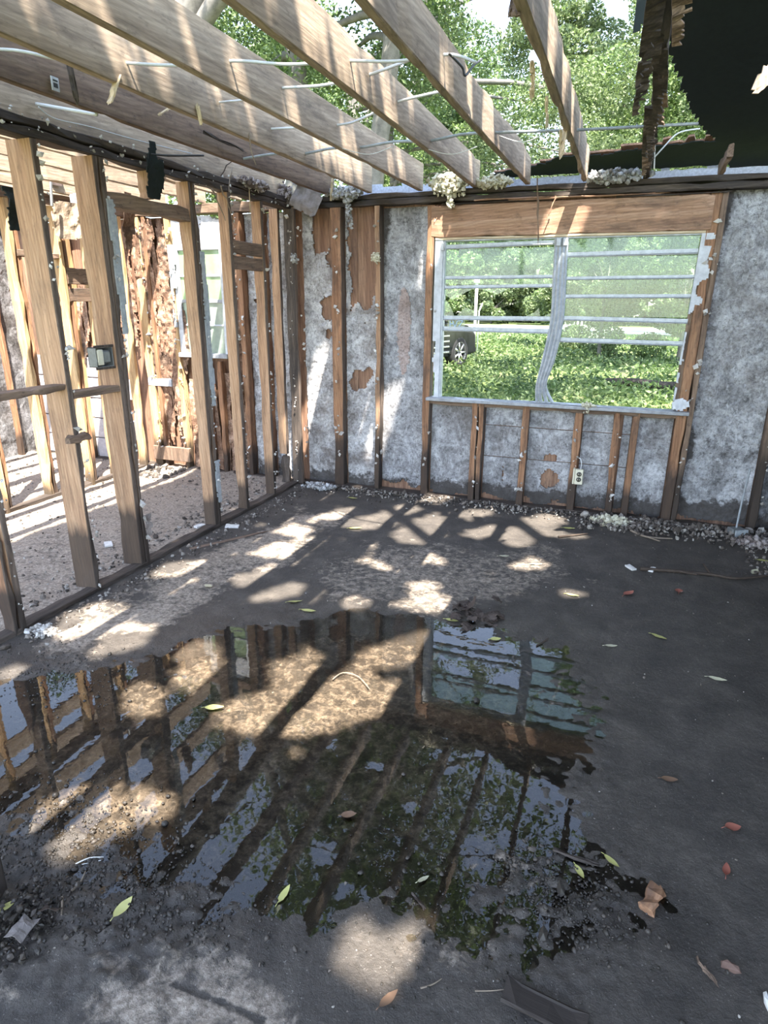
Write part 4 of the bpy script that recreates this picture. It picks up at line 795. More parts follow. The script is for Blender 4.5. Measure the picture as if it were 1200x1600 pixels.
for sgn in (-1, 1):
    for x0, x1 in ((-3.3, -2.35), (-2.25, -1.25)):
        Join().add([(x0, sgn*.885, 1.12), (x1, sgn*.885, 1.12), (x1-.25*(x1 > -2), sgn*.80, 1.64), (x0, sgn*.80, 1.68), (x0, sgn*.875, 1.12), (x1, sgn*.875, 1.12), (x1-.25*(x1 > -2), sgn*.79, 1.64), (x0, sgn*.79, 1.68)],
                   [(0, 1, 2, 3), (7, 6, 5, 4), (0, 4, 5, 1), (1, 5, 6, 2), (2, 6, 7, 3), (3, 7, 4, 0)]).out('side_window', CARGLASS, car)
    for k in range(5): boxo('side_rib', -2.4, -.5, sgn*.905-.012, sgn*.905+.012, .42+.13*k, .46+.13*k, CHROME, car, .004)
    boxo('wing_mirror', -.95, -.75, min(sgn*.88, sgn*1.1), max(sgn*.88, sgn*1.1), 1.15, 1.33, CARPAINT, car, .03)
    for wx_ in (0.0, -2.9):
        V, Fc = [], []; ns = 28
        rp = [(.19, -.10), (.27, -.125), (.36, -.12), (.395, -.08), (.40, 0), (.395, .08), (.36, .12), (.27, .125), (.19, .10)]
        for k in range(ns):
            a = 2*math.pi*k/ns
            for r, yy in rp: V.append((wx_+r*math.cos(a), sgn*.80+yy, .40+r*math.sin(a)))
        m = len(rp)
        for k in range(ns):
            for j in range(m-1): Fc.append((k*m+j, ((k+1) % ns)*m+j, ((k+1) % ns)*m+j+1, k*m+j+1))
        w = put('tyre', V, Fc, TYRE, car, True)
        J = Join(); yo = sgn*.90
        J.tube([(wx_, sgn*.72, .40), (wx_, yo-.01*sgn, .40)], .06, 12)
        for k in range(7):
            a = 2*math.pi*k/7; ca, sa = math.cos(a), math.sin(a); J.tube([(wx_+.04*ca, yo, .40+.04*sa), (wx_+.25*ca, yo+.005*sgn, .40+.25*sa)], .026, 6)
        ring = [(wx_+.255*math.cos(2*math.pi*k/24), yo, .40+.255*math.sin(2*math.pi*k/24)) for k in range(25)]; J.tube(ring, .022, 6)
        J.out('rim', CHROME, car, True)
for sgn in (-1, 1): boxo('headlamp', .76, .84, sgn*.66-.16, sgn*.66+.16, .72, .88, CHROME, car, .02)
boxo('bumper', .70, .92, -.85, .85, .34, .52, CARPAINT, car, .04)

car.scale = (1.1, 1.1, 1.1)
# ================================================================== cables through the joists
def cable(label, pts, r=.0062, mat=CABLE, group='wiring strung through the joists', name='cable', n=6, cat='cable'):
    return tag(tube(name, spline(pts, n), r, mat, None, 7), label, cat, group)
def holes(d, sag=.012):
    P = [np.array(on_x(px, py, x)) for x, px, py in d]
    for p in P: p[2] = min(max(p[2], 2.475), 2.61)
    out = []
    for i, p in enumerate(P):
        out.append(p)
        if i < len(P)-1: q = (p+P[i+1])/2; q[2] -= sag; out.append(q)
    return out
c = holes([(-2.38, 0, 77), (-2.03, 190, 98), (-1.62, 365, 95), (-1.19, 540, 95), (-.80, 700, 85)]); c = [c[0]+np.array([-.5, -.05, .01])]+c+[c[-1]+np.array([.10, .06, -.02])]
cable('white cable crossing the joists nearest the camera', c)
c = holes([(-1.62, 445, 137), (-1.19, 573, 118)]); c = [c[0]+np.array([-.05, .0, .0])]+c+[c[-1]+np.array([.30, -.10, .02])]
cable('short white cable spanning two joists just behind the nearest run', c)
c = holes([(-1.62, 530, 195), (-1.19, 618, 160)]); c = [c[0]+np.array([-.42, -.05, 0])]+c+[c[-1]+np.array([.33, -.05, .02])]
cable('white cable halfway between the nearest and the farthest runs', c)
c = holes([(-2.38, 380, 248), (-2.03, 475, 240), (-1.62, 565, 230), (-1.19, 670, 220), (-.80, 778, 207)], -.012); c = c+[on_x(900, 203, -.4), on_y(1015, 197, 4.03), on_y(1090, 193, 4.2)]
cable('grey-white cable running along the back wall to the torn roofing felt', c, .0078, TRIMGREY)
c = [on_x(340, 160, -2.03), on_x(372, 157, -1.86), on_x(402, 154, -1.68)]; cable('pale cable stub poking from the joist next to the twisted grain', c, .005)
c = [on_x(52, 163, -2.80)+np.array([.02, 0, 0]), on_x(100, 170, -2.6), on_x(152, 179, -2.42)]; cable('white cable stub resting just above the partition top plate', c, .008)
cable('looping white wire hanging from the felt edge past the rotten joist', [on_y(1094, 201, 4.75), on_y(1060, 208, 4.78), on_y(1035, 232, 4.8), on_y(1018, 249, 4.82), on_y(1006, 246, 4.84), on_y(1006, 225, 4.84)], .0045)
cable('straight white wire dangling beside the rotten joist', [on_y(1023, 194, 4.72), on_y(1023, 230, 4.74), on_y(1022, 264, 4.76)], .0045)
c = [on_x(60, 167, -2.72), on_x(85, 185, -2.72), on_x(140, 198, -2.72), on_x(210, 218, -2.72), on_x(300, 240, -2.72)]; cable('thin white wire trailing along the partition top plate', c, .003)
cable('dark cable sagging off the top plate behind the hanging black rag', [on_x(228, 240, -2.70), on_x(262, 243, -2.66), on_x(318, 243, -2.62)], .006, CABLE_DK)
for i, (px, py, x, dx) in enumerate(((535, 232, -1.63, .3), (664, 232, -1.2, .3), (780, 212, -.8, .25))):
    a = on_x(px, py, x); cable(('thin bare wire sagging below the far cable, %s joist gap from the window' % ('third', 'second', 'first')[i]), [a, a+np.array([dx*.5, .02, -.035]), a+np.array([dx, .0, -.01])], .0022)
cable('thin loop of wire hanging over the joist beside the leaning trunk', [on_x(388, 195, -2.03), on_x(392, 232, -1.99), on_x(400, 258, -1.98)], .003, TWIG_PALE)
cable('dark twisted wire curling off the second joist from the window', [on_x(702, 84, -.79), on_x(722, 105, -.78), on_x(727, 118, -.77), on_x(740, 102, -.77), on_x(753, 93, -.76)], .005, CABLE_DK)

# ================================================================== hanging and lodged debris
def fluff(name, label, c, r, n, mat, seed, cat='insulation', group='insulation left on the wall plates', drip=None, size=(.012, .03)):
    rs = np.random.RandomState(seed); d = rs.normal(size=(n, 3)); d /= np.linalg.norm(d, axis=1)[:, None]
    n = int(n*2.6); size = (size[0]*.55, size[1]*.62); d = rs.normal(size=(n, 3)); d /= np.linalg.norm(d, axis=1)[:, None]; P = np.array(c)+d*(rs.rand(n, 1)**.5)*np.array(r)*(.6+.8*vnoise(d[:, 0]*3+seed, d[:, 1]*3+d[:, 2]*2, seed))[:, None]
    if drip is not None: k = n//6; P[:k] = np.array(c)+np.array(drip)*rs.rand(k, 1)+rs.normal(size=(k, 3))*.012
    S = rs.uniform(size[0], size[1], n)
    return tag(lumps(name, P, S, mat, None, seed, 1, True, .45, False), label, cat, group)
fluff('insulation_clump', 'large cream clump of insulation stuffed beside the window header', (-1.40, 5.10, 2.48), (.16, .06, .08), 190, INS_CREAM, 1, drip=(.03, -.02, -.16))
fluff('insulation_clump', 'long cream mat of insulation on the plate over the bent mullion', (-1.06, 5.12, 2.475), (.16, .05, .04), 130, INS_CREAM, 2)
fluff('insulation_clump', 'flaky grey insulation ridge between the two joists nearest the window centre', (-.22, 5.11, 2.47), (.20, .05, .035), 170, INS_GREY, 3)
fluff('insulation_clump', 'dirty brown insulation wad in the corner where partition meets wall', (-2.80, 5.08, 2.46), (.12, .06, .09), 150, INS_BROWN, 4)
fluff('insulation_clump', 'grey insulation with a dripping tongue beside the yellow sliver', (-2.24, 5.10, 2.455), (.16, .05, .045), 140, INS_GREY, 5, drip=(.06, -.02, -.24))
fluff('insulation_clump', 'scrappy grey insulation along the partition plate end', (-2.74, 4.55, 2.46), (.05, .22, .03), 110, INS_BROWN, 6)
fluff('mud_nest', 'cream mud nest stuck to the yellow stud on the back wall', (-1.985, 5.115, 1.98), (.045, .025, .04), 40, INS_CREAM, 7, 'nest', 'nests stuck to studs', size=(.01, .02))
fluff('mud_nest', 'round grey nest on the stud beside the torn paper', (-2.72, 5.10, 1.98), (.03, .03, .045), 30, INS_GREY, 8, 'nest', 'nests stuck to studs', size=(.01, .02))
fluff('mud_nest', 'pale nest behind the first joist stud of the door opening', (-3.36, 5.09, .86), (.06, .04, .09), 50, INS_CREAM, 9, 'nest', 'nests stuck to studs', size=(.012, .028))
fluff('insulation_clump', 'small yellow tuft lying on the window sill', (-.24, 5.09, .90), (.05, .03, .02), 40, INS_CREAM, 10, drip=(0, -.02, -.05), size=(.008, .016))
fluff('insulation_clump', 'off-white clump on the slab under the outlet stud', (.02, 4.98, .035), (.13, .07, .035), 120, INS_CREAM, 11, group='insulation fallen on the slab')
fluff('insulation_clump', 'matted brown clump on the slab below the dangling socket box', (1.02, 4.86, .03), (.14, .07, .035), 110, INS_BROWN, 12, group='insulation fallen on the slab')
fluff('insulation_clump', 'white crumbly heap on the slab at the corner studs', (-2.5, 5.03, .03), (.16, .07, .03), 130, INS_GREY, 13, group='insulation fallen on the slab')
fluff('paper_scraps', 'white shredded scraps by the foot of the nearest whole stud', (-2.66, 2.12, .012), (.10, .07, .012), 60, SCRAP, 14, 'scraps', 'scraps on the slab', size=(.006, .02))
def scrap(name, label, cat, o, ux, uz, W, H, mat, keep, seed, amp=.03, thick=.003, group='torn scraps hanging from the framing', cell=.012):
    return tag(sheet(name, o, ux, uz, W, H, cell, keep, relief(amp, 6, 16, seed), mat, None, thick, .35, None, seed), label, cat, group)
scrap('torn_paper', 'sheet of torn grey paper drooping over the corner top plate', 'paper', (-2.72, 5.04, 2.38), (.88, .05, -.42), (.45, .02, .88), .25, .27, PAPER, lambda u, v: vnoise(u*22, v*22, 4)+.5 > .7*((u-.12)**2+(v-.13)**2)/.018, 1, .05)
scrap('torn_paper', 'pale torn flap curling above the larger grey sheet', 'paper', (-2.68, 5.02, 2.50), (.8, 0, .3), (-.2, .05, 1), .16, .20, PAPER, lambda u, v: ((u-.08)/.085)**2+((v-.1)/.1)**2+rag(u, v, 18, 4, 1.0) < 1, 2, .05)
o = on_x(240, 262, -2.68); scrap('black_rag', 'black rag of torn sheeting hanging off the partition top plate', 'rag', (-2.68, o[1]-.07, 2.20), (.1, 1, 0), (0, 0, 1), .15, .30, FELT, lambda u, v: np.abs(u-.075+.05*(vnoise(v*9, v*0, 8)-.5)) < (.018+.075*vnoise(v*11, v*0+.5, 5))*(1-.6*(v > .21)), 3, .05, .006)
o = on_x(20, 340, -3.0); scrap('black_rag', 'blackened rag with a pale face hanging by the sunlit stud', 'rag', (-3.0, o[1]-.10, o[2]-.12), (.1, 1, 0), (0, 0, 1), .20, .26, FELT, lambda u, v: (np.abs(u-.1+.05*(v-.13)) < .01+.055*vnoise(v*14, u*8, 6)) & (v > .06), 4, .06, .008)
for i, (px, py, w, h, m, lab) in enumerate(((103, 345, .30, .28, W_JOIST, 'splintered pale board scrap hanging between the sunlit studs'), (127, 318, .22, .16, PAINT, 'white torn scrap caught above the splintered board scrap'), (141, 366, .07, .22, PAINT, 'narrow white strip hanging behind the double stud'), (85, 268, .12, .20, INS_BROWN, 'shaggy brown scrap under the joists of the far room'), (196, 345, .10, .35, BARK, 'torn brown strip dangling inside the doorway'), (262, 262, .08, .12, PAPER, 'little torn flap over the doorway header'))):
    p = on_x(px, py, -4.40 if i < 4 else -3.2)
    scrap('torn_scrap', lab, 'scrap', (p[0], p[1]-w/2, p[2]-h/2), (.15, 1, 0), (0, .12*(-1)**i, 1), w, h, m, lambda u, v, w=w, h=h, i=i: ((u/w-.5)/.5)**2+((v/h-.5)/.55)**2+rag(u, v, 14, i, 1.3) < 1, 40+i, .05, .006)
def stick(name, label, p, q, r, mat, cat='stick', group=None, taper=.5, jit=.006, seed=0, k=6):
    rs = np.random.RandomState(seed); p = np.array(p, float); q = np.array(q, float); P = [p+(q-p)*i/k+rs.normal(size=3)*jit*(0 < i < k) for i in range(k+1)]
    return tag(tube(name, P, [r*(1-taper*i/k) for i in range(k+1)], mat, None, 6, False), label, cat, group)
def slat(name, label, p, q, w, t_, mat, seed, cat='splinter', group='splinters hanging from the framing', tip=.7):
    p = Vector(p); q = Vector(q); d = q-p; o = lumber(name, d.length, w, t_, mat, None, (0, 0, 0), 'z', seed, rough=.4, tip=tip); o.location = p; o.rotation_euler = d.to_track_quat('Z', 'Y').to_euler(); return tag(o, label, cat, group)
slat('wood_sliver', 'upright yellow sliver standing on the plate by the dripping insulation', on_y(517, 314, 5.06), on_y(520, 270, 5.04), .022, .012, W_PALE, 61)
slat('wood_sliver', 'pale sliver of wood leaning upright at the end of the partition plate', on_x(391, 332, -2.745), on_x(388, 272, -2.745), .012, .008, W_PALE, 62)
slat('wood_chip', 'white-edged wood chip hanging from the twisted-grain joist', on_x(185, 118, -2.02), on_x(170, 166, -2.02), .035, .012, W_PALE, 63, tip=.2)
slat('wood_strip', 'dark flat strip hanging between the two joists nearest the partition', on_x(106, 90, -2.32), on_x(122, 167, -2.32), .035, .01, W_ROT, 64, tip=.3)
slat('wood_sliver', 'small pale splinter dangling under the twisted-grain joist', on_x(309, 165, -2.0), on_x(316, 198, -2.0), .02, .008, W_PALE, 65)
slat('wood_sliver', 'short white peg stuck out of the joist face over the partition', on_x(247, 180, -2.36), on_x(272, 165, -2.30), .012, .012, W_PALE, 66, tip=.1)
slat('wood_sliver', 'thin brown lath hanging down in front of the window header', on_y(840, 278, 5.04), on_y(841, 388, 5.05), .018, .01, W_MID, 67)
slat('wood_sliver', 'second brown splinter leaning across the header beside the lath', on_y(868, 306, 5.07), on_y(855, 342, 5.06), .012, .008, W_HEAD, 68)
slat('wood_sliver', 'dark split running under the joist beside the thin wire loop', on_x(318, 206, -2.34), on_x(390, 240, -2.34), .012, .02, W_ROT, 69)
slat('wood_flake', 'pale flake hanging from the chipped joist over the window', on_x(884, 195, -.42), on_x(877, 250, -.42), .025, .006, W_PALE, 70, tip=.3)
slat('wood_flake', 'weathered flake hanging high on the chipped joist', on_x(808, -5, -.43), on_x(802, 32, -.43), .04, .006, W_MID, 71, tip=.3)
for i, (a, b) in enumerate((((330, 295), (352, 345)), ((345, 290), (368, 350)), ((362, 262), (358, 300)))):
    stick('dry_stalk', ('dry stalk sagging off the partition plate', 'dry stalk hanging lower beside the pale jamb stud', 'dry stalk poking up behind the partition plate')[i], on_x(*a, -2.68), on_x(*b, -2.67), .005, TWIG_PALE, 'stalk', 'stalks on the partition', seed=i)
stick('hanging_conduit', 'thin grey pipe hanging from a far-room joist beside the first stud', on_x(78, 262, -4.3), on_x(81, 322, -4.3), .011, BOXGREY, 'pipe', None, 0, 0)
stick('hanging_lath', 'dark lath slanting down from the far-room joists before the double stud', on_x(117, 228, -3.6), on_x(130, 285, -3.6), .013, W_ROT, 'lath', None, .3, .004)
o = on_x(365, 277, -2.4); stick('dry_stalk', 'forked stalk crossing below the joist over the partition', on_x(345, 275, -2.5), on_x(376, 232, -2.42), .004, TWIG, 'stalk', 'stalks on the partition', seed=7)
# lump of wood nailed on the first partition stud
o = on_x(122, 685, PX+.03); lumber('wood_stub', .16, .05, .05, W_MID, None, (o[0], o[1]-.07, o[2]), 'y', 72, rough=.6, tip=.3); tag(bpy.context.scene.objects['wood_stub'], 'broken wood stub nailed across the partition stud below the blocking', 'wood stub')
# metal switch box on the partition
bxo = tag(empty('switch_box', (PX-.05, 2.90, 1.275)), 'rusty metal switch box fixed to the partition stud above the blocking', 'switch box')
J = Join().box(-.03, .03, -.065, .065, 0, .005, .001).box(-.03, .03, -.065, .065, .105, .11, .001).box(-.03, .03, .06, .065, 0, .11, .001).box(-.03, .03, -.065, -.06, 0, .11, .001).box(-.03, -.025, -.065, .065, 0, .11, .001); J.out('box', BOXGREY, bxo)
boxo('face_plate', -.02, .034, -.055, -.012, .012, .098, IVORY, bxo, .004); boxo('switch_body', -.02, .028, -.010, .050, .02, .09, BOXGREY, bxo, .008)
boxo('mounting_lug', .03, .036, -.08, .07, .108, .122, W_ROT, bxo, .002); boxo('mounting_lug', .03, .036, -.08, .07, -.012, .002, W_ROT, bxo, .002)
# outlet on the stud under the window
ou = tag(empty('power_outlet', (-.255, B-.03, .27)), 'ivory double power outlet hanging on the stud under the window', 'outlet')
boxo('back_box', -.042, -.028, -.02, .03, 0, .125, IVORY, ou, .003); boxo('face_plate', -.026, .036, -.022, .02, 0, .122, IVORY, ou, .004)
for z in (.042, .085):
    s_ = tube('socket', [(.006, -.020, z), (.006, -.026, z)], .0185, SOCKET, ou, 16)
    for dx in (-.007, .007): boxo('slot', .006+dx-.0015, .006+dx+.0015, -.0275, -.0255, z-.006, z+.006, IVORY, s_, 0)
tube('lead', spline([(.012, 0, .12), (.014, -.01, .17), (.004, -.01, .205), (-.012, .01, .21)], 5), .004, CABLE, ou, 6)
# loose socket box at the end of a cable by the far stud
lo = on_y(1151, 822, 5.02); lb = tag(empty('loose_socket_box', (lo[0], lo[1], .03), .5), 'grey socket box dangling from a cable on the rubble by the far stud', 'socket box')
boxo('box', -.05, .05, -.035, .035, 0, .05, BOXGREY, lb, .005); boxo('cover', -.045, .055, -.06, -.05, -.005, .05, TRIMGREY, lb, .003)
tag(tube('cable', spline([(lo[0], 5.02, .08), on_y(1158, 790, 5.09), on_y(1165, 760, 5.10), on_y(1172, 733, 5.10)], 6), .007, TRIMGREY, None, 6), 'grey cable coming down the far stud to the loose socket box', 'cable', 'wiring strung through the joists')

# ================================================================== what lies on the slab
def fallen_leaf(px, py, L, w, ang, mat, label, curl=.25, seed=0, group='fallen leaves on the slab', wet=False):
    p = on_z(px, py); rs = np.random.RandomState(seed+300); V = []; Fc = []; n = 8
    for i in range(n+1):
        t = i/n; hw = w*.5*(math.sin(math.pi*min(1, t*1.02))**.75)*(1-.25*t)+.0004
        zc = curl*L*(t-.5)**2+.002
        for s in (-1, 0, 1): V.append(((t-.5)*L, s*hw, zc+curl*hw*abs(s)*.9+rs.normal()*.0006))
    for i in range(n):
        for k in range(2): a = i*3+k; Fc.append((a, a+1, a+4, a+3))
    st = tube_data([(-.5*L, 0, curl*L*.25+.002), (-.66*L, .01*L, .003)], .0012, 5); o0 = len(V); V += [tuple(v) for v in st[0]]; Fc += [tuple(o0+i for i in f) for f in st[1]]
    o = put('fallen_leaf', V, Fc, mat, None, True, {'tint': [.3+.4*rs.rand()]*len(V)})
    o.location = (p[0], p[1], max(0.001, floor_h(p[0], p[1]))+.002); o.rotation_euler = (rs.normal()*.08, rs.normal()*.08, ang); return tag(o, label, 'leaf', group)
for i, a in enumerate((
    (335, 1107, .085, .034, .3, LEAF_YEL, 'yellow leaf floating by the reflected board in the puddle'), (461, 943, .085, .038, .7, LEAF_YEL, 'yellow leaf on pale silt just behind the puddle edge'), (482, 957, .095, .038, .0, LEAF_YEL, 'greener yellow leaf lying at the very rim of the puddle'),
    (326, 919, .075, .04, -.4, LEAF_PALE, 'pale curled leaf on the silt near the partition'), (555, 828, .11, .05, .1, LEAF_YEL, 'yellow leaf on the dappled slab toward the back wall'), (551, 781, .10, .05, -.2, LEAF_YEL, 'yellow leaf closest to the corner studs'),
    (706, 971, .075, .034, .1, LEAF_YEL, 'yellow leaf beside the mat of sodden litter'), (774, 1000, .06, .035, .5, LEAF_YEL, 'small yellow leaf just below the sodden litter'), (1029, 998, .085, .036, -.5, LEAF_YEL, 'bright yellow leaf alone on the dark slab'),
    (954, 1012, .065, .026, .4, LEAF_PALE, 'pale leaf at the end of the long scratch'), (894, 933, .08, .03, -.2, LEAF_YEL, 'narrow yellow leaf on the grey slab behind the litter'), (982, 931, .085, .05, .9, LEAF_RED, 'red curled leaf standing on the grey slab'),
    (1060, 927, .07, .05, 1.5, LEAF_RED, 'dull red leaf lying flat past the curled red one'), (1120, 1064, .08, .024, 0., LEAF_PALE, 'thin pale leaf on the light smear of silt'), (889, 828, .09, .04, -.1, LEAF_YEL, 'yellow leaf by the clump under the outlet'),
    (1192, 879, .085, .05, -.4, LEAF_YEL, 'yellow leaf beside the branch at the frame edge'), (787, 871, .08, .035, .7, LEAF_PALE, 'pale upright leaf near the isolated sun patch'), (838, 884, .08, .03, .5, LEAF_PALE, 'pale leaf lying inside the isolated sun patch'),
    (1179, 896, .07, .05, 1., LEAF_PALE, 'pale heart-shaped leaf next to the fallen branch'), (194, 1427, .07, .036, 1.5, LEAF_YEL, 'yellow spotted leaf in the clotted mud'), (444, 1399, .062, .022, 1.45, LEAF_YEL, 'slim yellow leaf floating in the dark of the puddle'),
    (12, 1428, .055, .025, 1.2, LEAF_YEL, 'yellow leaf at the foot of the black post'), (905, 1364, .055, .022, -1.0, LEAF_YEL, 'green-yellow leaf on the wet clods'), (955, 1348, .058, .024, -.6, LEAF_YEL, 'second green-yellow leaf past the wet clods'),
    (607, 1566, .062, .024, 1.1, LEAF_BROWN, 'brown leaf just under the bright round sun patch'), (1143, 1298, .06, .035, .5, LEAF_RED, 'reddish brown leaf with a long stalk on dark mud'), (1134, 1365, .06, .024, 1.4, LEAF_RED, 'narrow red-brown leaf on dark mud nearer than the stalked one'),
    (661, 1376, .045, .016, 1.0, LEAF_PALE, 'tiny pale leaf afloat in the middle of the puddle'), (545, 1275, .055, .035, .4, LEAF_BROWN, 'dark brown leaf sunk in the puddle'), (1045, 1222, .06, .03, .2, LEAF_BROWN, 'dark curled leaf on the mud beyond the wood chunk'))):
    fallen_leaf(*a, seed=i, curl=.5 if a[5] in (LEAF_RED,) else .22)
def rest(px, py, dz=0): p = on_z(px, py); return (p[0], p[1], max(.0, floor_h(p[0], p[1]))+dz)
# sodden litter
for i, (c, r, nn, lab) in enumerate((((745, 965), (.15, .10), 20, 'mat of sodden brown leaf litter at the back edge of the puddle'),)):
    t = tag(empty('leaf_litter', rest(*c)), lab, 'leaf litter'); rr = np.random.RandomState(4)
    for k in range(22):
        w = rr.uniform(.05, .10); x, y = rr.normal()*r[0]*.55, rr.normal()*r[1]*.6
        o = sheet('sodden_leaf', (0, 0, 0), (1, 0, 0), (0, 1, 0), w, w*.8, .012, lambda u, v, w=w, k=k: ((u/w-.5)/.5)**2+((v/w/.8-.5)/.5)**2+rag(u, v, 40, k, 1.1) < 1, relief(.05, 14, 35, k), LITTER, t, .002, .3, None, k)
        o.location = (x, y, .006+.03*rr.rand()); o.rotation_euler = (rr.normal()*.25, rr.normal()*.25, rr.uniform(0, 6.3))
# muck and paper heap by the black post
hp = tag(empty('muck_heap', rest(30, 1450)), 'heap of black muck and torn paper against the black post', 'muck heap'); rr = np.random.RandomState(6)
lumps('muck', np.stack([rr.normal(size=260)*.06, rr.normal(size=260)*.07, .01+abs(rr.normal(size=260))*.014], -1), rr.uniform(.003, .010, 260), MUDCLOD, hp, 6, .8, True)['kind'] = 'stuff'
for k in range(7):
    w = rr.uniform(.04, .08); o = sheet('paper_piece', (0, 0, 0), (1, 0, 0), (0, 1, 0), w, w*.6, .008, lambda u, v, k=k: rag(u, v, 40, k, 1) > -.3, relief(.03, 16, 40, k), PAPER if k % 2 else LITTER, hp, .001, .3, None, k)
    o.location = (rr.normal()*.05, rr.normal()*.06-.02, .03+.02*rr.rand()); o.rotation_euler = (rr.normal()*.3, rr.normal()*.3, rr.uniform(0, 6.3))
# rotten wood
def chunk(name, label, px, py, L, w, h, ang, mat, seed, cat='wood', group='wood scraps on the slab', tip=.4, rot=0):
    p = rest(px, py); o = lumber(name, L, w, h, mat, None, (p[0]-math.cos(ang)*L/2, p[1]-math.sin(ang)*L/2, p[2]+w*.45), 'x', seed, rough=.5, tip=tip, n=5, rot=rot); o.rotation_euler = Matrix.Rotation(ang, 3, 'Z').to_4x4().to_euler() if 0 else (0, math.pi/2, ang); return tag(o, label, cat, group)
chunk('rotten_board', 'black rotten board lying at the bottom edge of the slab', 850, 1580, .20, .014, .07, -.12, W_ROT, 81, tip=0, rot=5)
chunk('rotten_board', 'thin dark wood bit tucked above the wet clods', 905, 1344, .16, .012, .02, -.1, W_ROT, 82)
chunk('wood_chunk', 'splintered reddish wood chunk on the dark mud', 1020, 1407, .11, .03, .05, 1.2, W_RED, 83, tip=.8)
chunk('wood_stick', 'small grey stick beside the brown stone', 1105, 1525, .085, .012, .014, -.9, W_MID, 84)
chunk('wood_stick', 'short dark stick floating in the puddle near the pale tiny leaf', 655, 1410, .07, .008, .01, -.6, W_ROT, 85)
chunk('wood_strip', 'broken wood strip along the silt by the partition', 362, 845, .62, .012, .03, 1.02, W_MID, 86)
o = lumps('stone', [(0, 0, 0)], [.03], STONE, None, 5, .5, True, .25); o.scale = (1.3, .8, .7); o.location = rest(1140, 1519, .012); tag(o, 'brown stone on the dark mud beside the small grey stick', 'stone', 'stones on the slab')
o = lumps('stone', [(0, 0, 0)], [.022], SCRAP, None, 6, .5, True, .25); o.location = rest(1197, 1575, .01); tag(o, 'white stone at the bottom corner of the slab', 'stone', 'stones on the slab')
for i, (px, py, s_, lab) in enumerate(((876, 1392, .020, 'rounded wet stone poking out of the clods'), (848, 1462, .026, 'larger flat wet stone at the near side of the clods'), (935, 1400, .014, 'small wet stone at the far side of the clods'), (745, 1095, .022, 'black stone in the reflected window'))):
    o = lumps('stone', [(0, 0, 0)], [s_], MUDCLOD, None, 20+i, .6, True, .2); o.location = rest(px, py, .003); tag(o, lab, 'stone', 'stones on the slab')
def twig(label, pts, r, mat=TWIG, group='twigs on the slab', name='twig', forks=()):
    P = [np.array(rest(*q, r)) for q in pts]; J = Join().tube(spline(P, 4), [r*(1-.5*i/((len(P)-1)*4)) for i in range((len(P)-1)*4+1)], 6)
    for a, b in forks: J.tube([np.array(rest(*a, r)), np.array(rest(*b, r*2))], r*.5, 5)
    return tag(J.out(name, mat), label, 'twig', group)
twig('long fallen branch crossing the slab in front of the far stud', [(1000, 893), (1060, 897), (1110, 902), (1150, 908), (1198, 904)], .012, forks=(((1060, 897), (1088, 905)), ((1110, 902), (1098, 888))))
twig('thin dark twig below the two far studs under the window', [(872, 842), (900, 839), (918, 837)], .009)
twig('forked twig beside the rubble under the window', [(985, 832), (1010, 842), (1050, 845)], .009, TWIG_PALE, forks=(((1010, 842), (1030, 850)),))
twig('pale curved straw on the bright sun patch', [(520, 1062), (536, 1052), (560, 1058), (578, 1078)], .003, TWIG_PALE)
twig('thin pale stick by the round sun patch', [(657, 1548), (675, 1542), (690, 1532)], .0025, TWIG_PALE)
twig('second pale stick nearer the black board', [(742, 1552), (765, 1551), (788, 1549)], .002, TWIG_PALE)
twig('two white straws in the clotted mud', [(118, 1351), (140, 1344), (162, 1340)], .0022, WHITEPOST, forks=(((120, 1353), (158, 1346)),))
twig('small black twig near the pale leaf at the scratch', [(838, 1010), (848, 1005), (857, 999)], .004)
twig('upright-looking mud-covered stick in the clotted mud', [(98, 1408), (99, 1424), (98, 1440)], .004, TWIG_PALE)
twig('muddy stick slanting through the clots', [(112, 1395), (126, 1380), (134, 1364)], .004, TWIG_PALE)
for i, (px, py, s_, lab) in enumerate(((363, 825, .05, 'white plaster slab by the door-jamb stud'), (312, 827, .045, 'white plaster slab inside the doorway'), (170, 855, .05, 'tan plaster slab on the far room floor'), (205, 873, .03, 'bluish scrap at the double stud foot'), (1018, 893, .03, 'white chip by the branch'), (985, 890, .035, 'white chip just short of the branch'))):
    o = sheet('plaster_slab', (-s_, -s_*.5, 0), (1, 0, 0), (0, 1, 0), 2*s_, s_, .012, lambda u, v, i=i: rag(u, v, 30, i, 1) > -.28, relief(.008, 20, 50, i), SCRAP, None, .012, .3, lambda u, v: .9+0*u, i)
    o.location = rest(px, py, .013); o.rotation_euler = (.05, .05, .4+i); tag(o, lab, 'plaster', 'plaster slabs on the floors')
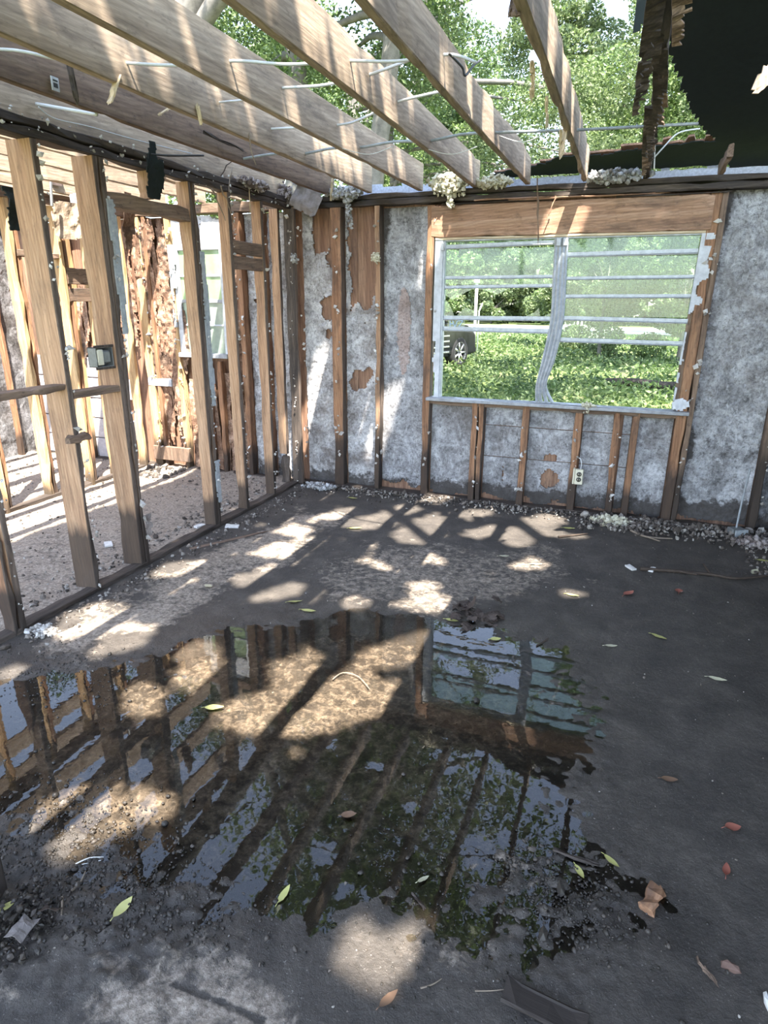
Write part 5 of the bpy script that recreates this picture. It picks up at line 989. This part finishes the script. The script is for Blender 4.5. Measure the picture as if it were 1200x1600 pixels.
# rubble along the walls and over the floors
rr = np.random.RandomState(9); P = []; S = []
def scatter(n, fx, fy, s0, s1, zf=0):
    for _ in range(n):
        x, y = fx(), fy(); s = rr.uniform(s0, s1)*(1.8 if rr.rand() < .06 else 1); P.append((x, y, floor_h(x, y)+s*.3+zf*rr.rand())); S.append(s)
scatter(900, lambda: rr.uniform(-2.6, -.2), lambda: 5.12-abs(rr.normal())*.10, .004, .012, .02); scatter(1500, lambda: rr.uniform(-.2, 1.6), lambda: 5.12-abs(rr.normal())*.15, .005, .017, .03)
scatter(500, lambda: rr.uniform(.9, 1.7), lambda: rr.uniform(4.3, 5.0), .004, .014); scatter(500, lambda: -2.72+abs(rr.normal())*.10, lambda: rr.uniform(1.9, 5.1), .004, .012)
scatter(450, lambda: rr.uniform(-4.4, -2.84), lambda: rr.uniform(2.2, 5.1), .003, .010); scatter(500, lambda: rr.uniform(-6, -4.0), lambda: rr.uniform(3, 5.1), .004, .014); scatter(300, lambda: -2.9-abs(rr.normal())*.1, lambda: rr.uniform(2.2, 5.0), .004, .014)
scatter(700, lambda: rr.uniform(-2.2, 1.3), lambda: rr.uniform(.8, 4.9), .0015, .0045); scatter(120, lambda: rr.uniform(-4.4, -4.0), lambda: rr.uniform(4.7, 5.1), .01, .03)
tag(lumps('rubble', P, S, RUBBLE, None, 9, .7, True), 'broken plaster rubble strewn along the wall feet and over the floors', 'rubble', None, 'stuff')
P = []; S = []
for c, r, n in (((880, 1400), .11, 800), ((830, 1360), .08, 160), ((930, 1440), .06, 120), ((60, 1320), .2, 1500), ((150, 1385), .16, 1000), ((250, 1420), .12, 400), ((100, 1060), .18, 500), ((340, 1440), .12, 200), ((700, 1430), .2, 300)):
    p = on_z(*c)
    for _ in range(n):
        x, y = p[0]+rr.normal()*r, p[1]+rr.normal()*r*.8
        if x < PX+.08 or in_poly(np.array([x]), np.array([y]), SILT_AND_SUN[0])[0]: continue
        s = rr.uniform(.002, .0055)*(1.8 if rr.rand() < .1 else 1); P.append((x, y, max(-.002, floor_h(x, y))+s*.15)); S.append(s)
tag(lumps('mud_clods', P, S, MUDCLOD, None, 10, .7, True, .2, True), 'wet black mud clods standing out of the shallow water', 'mud clods', None, 'stuff')
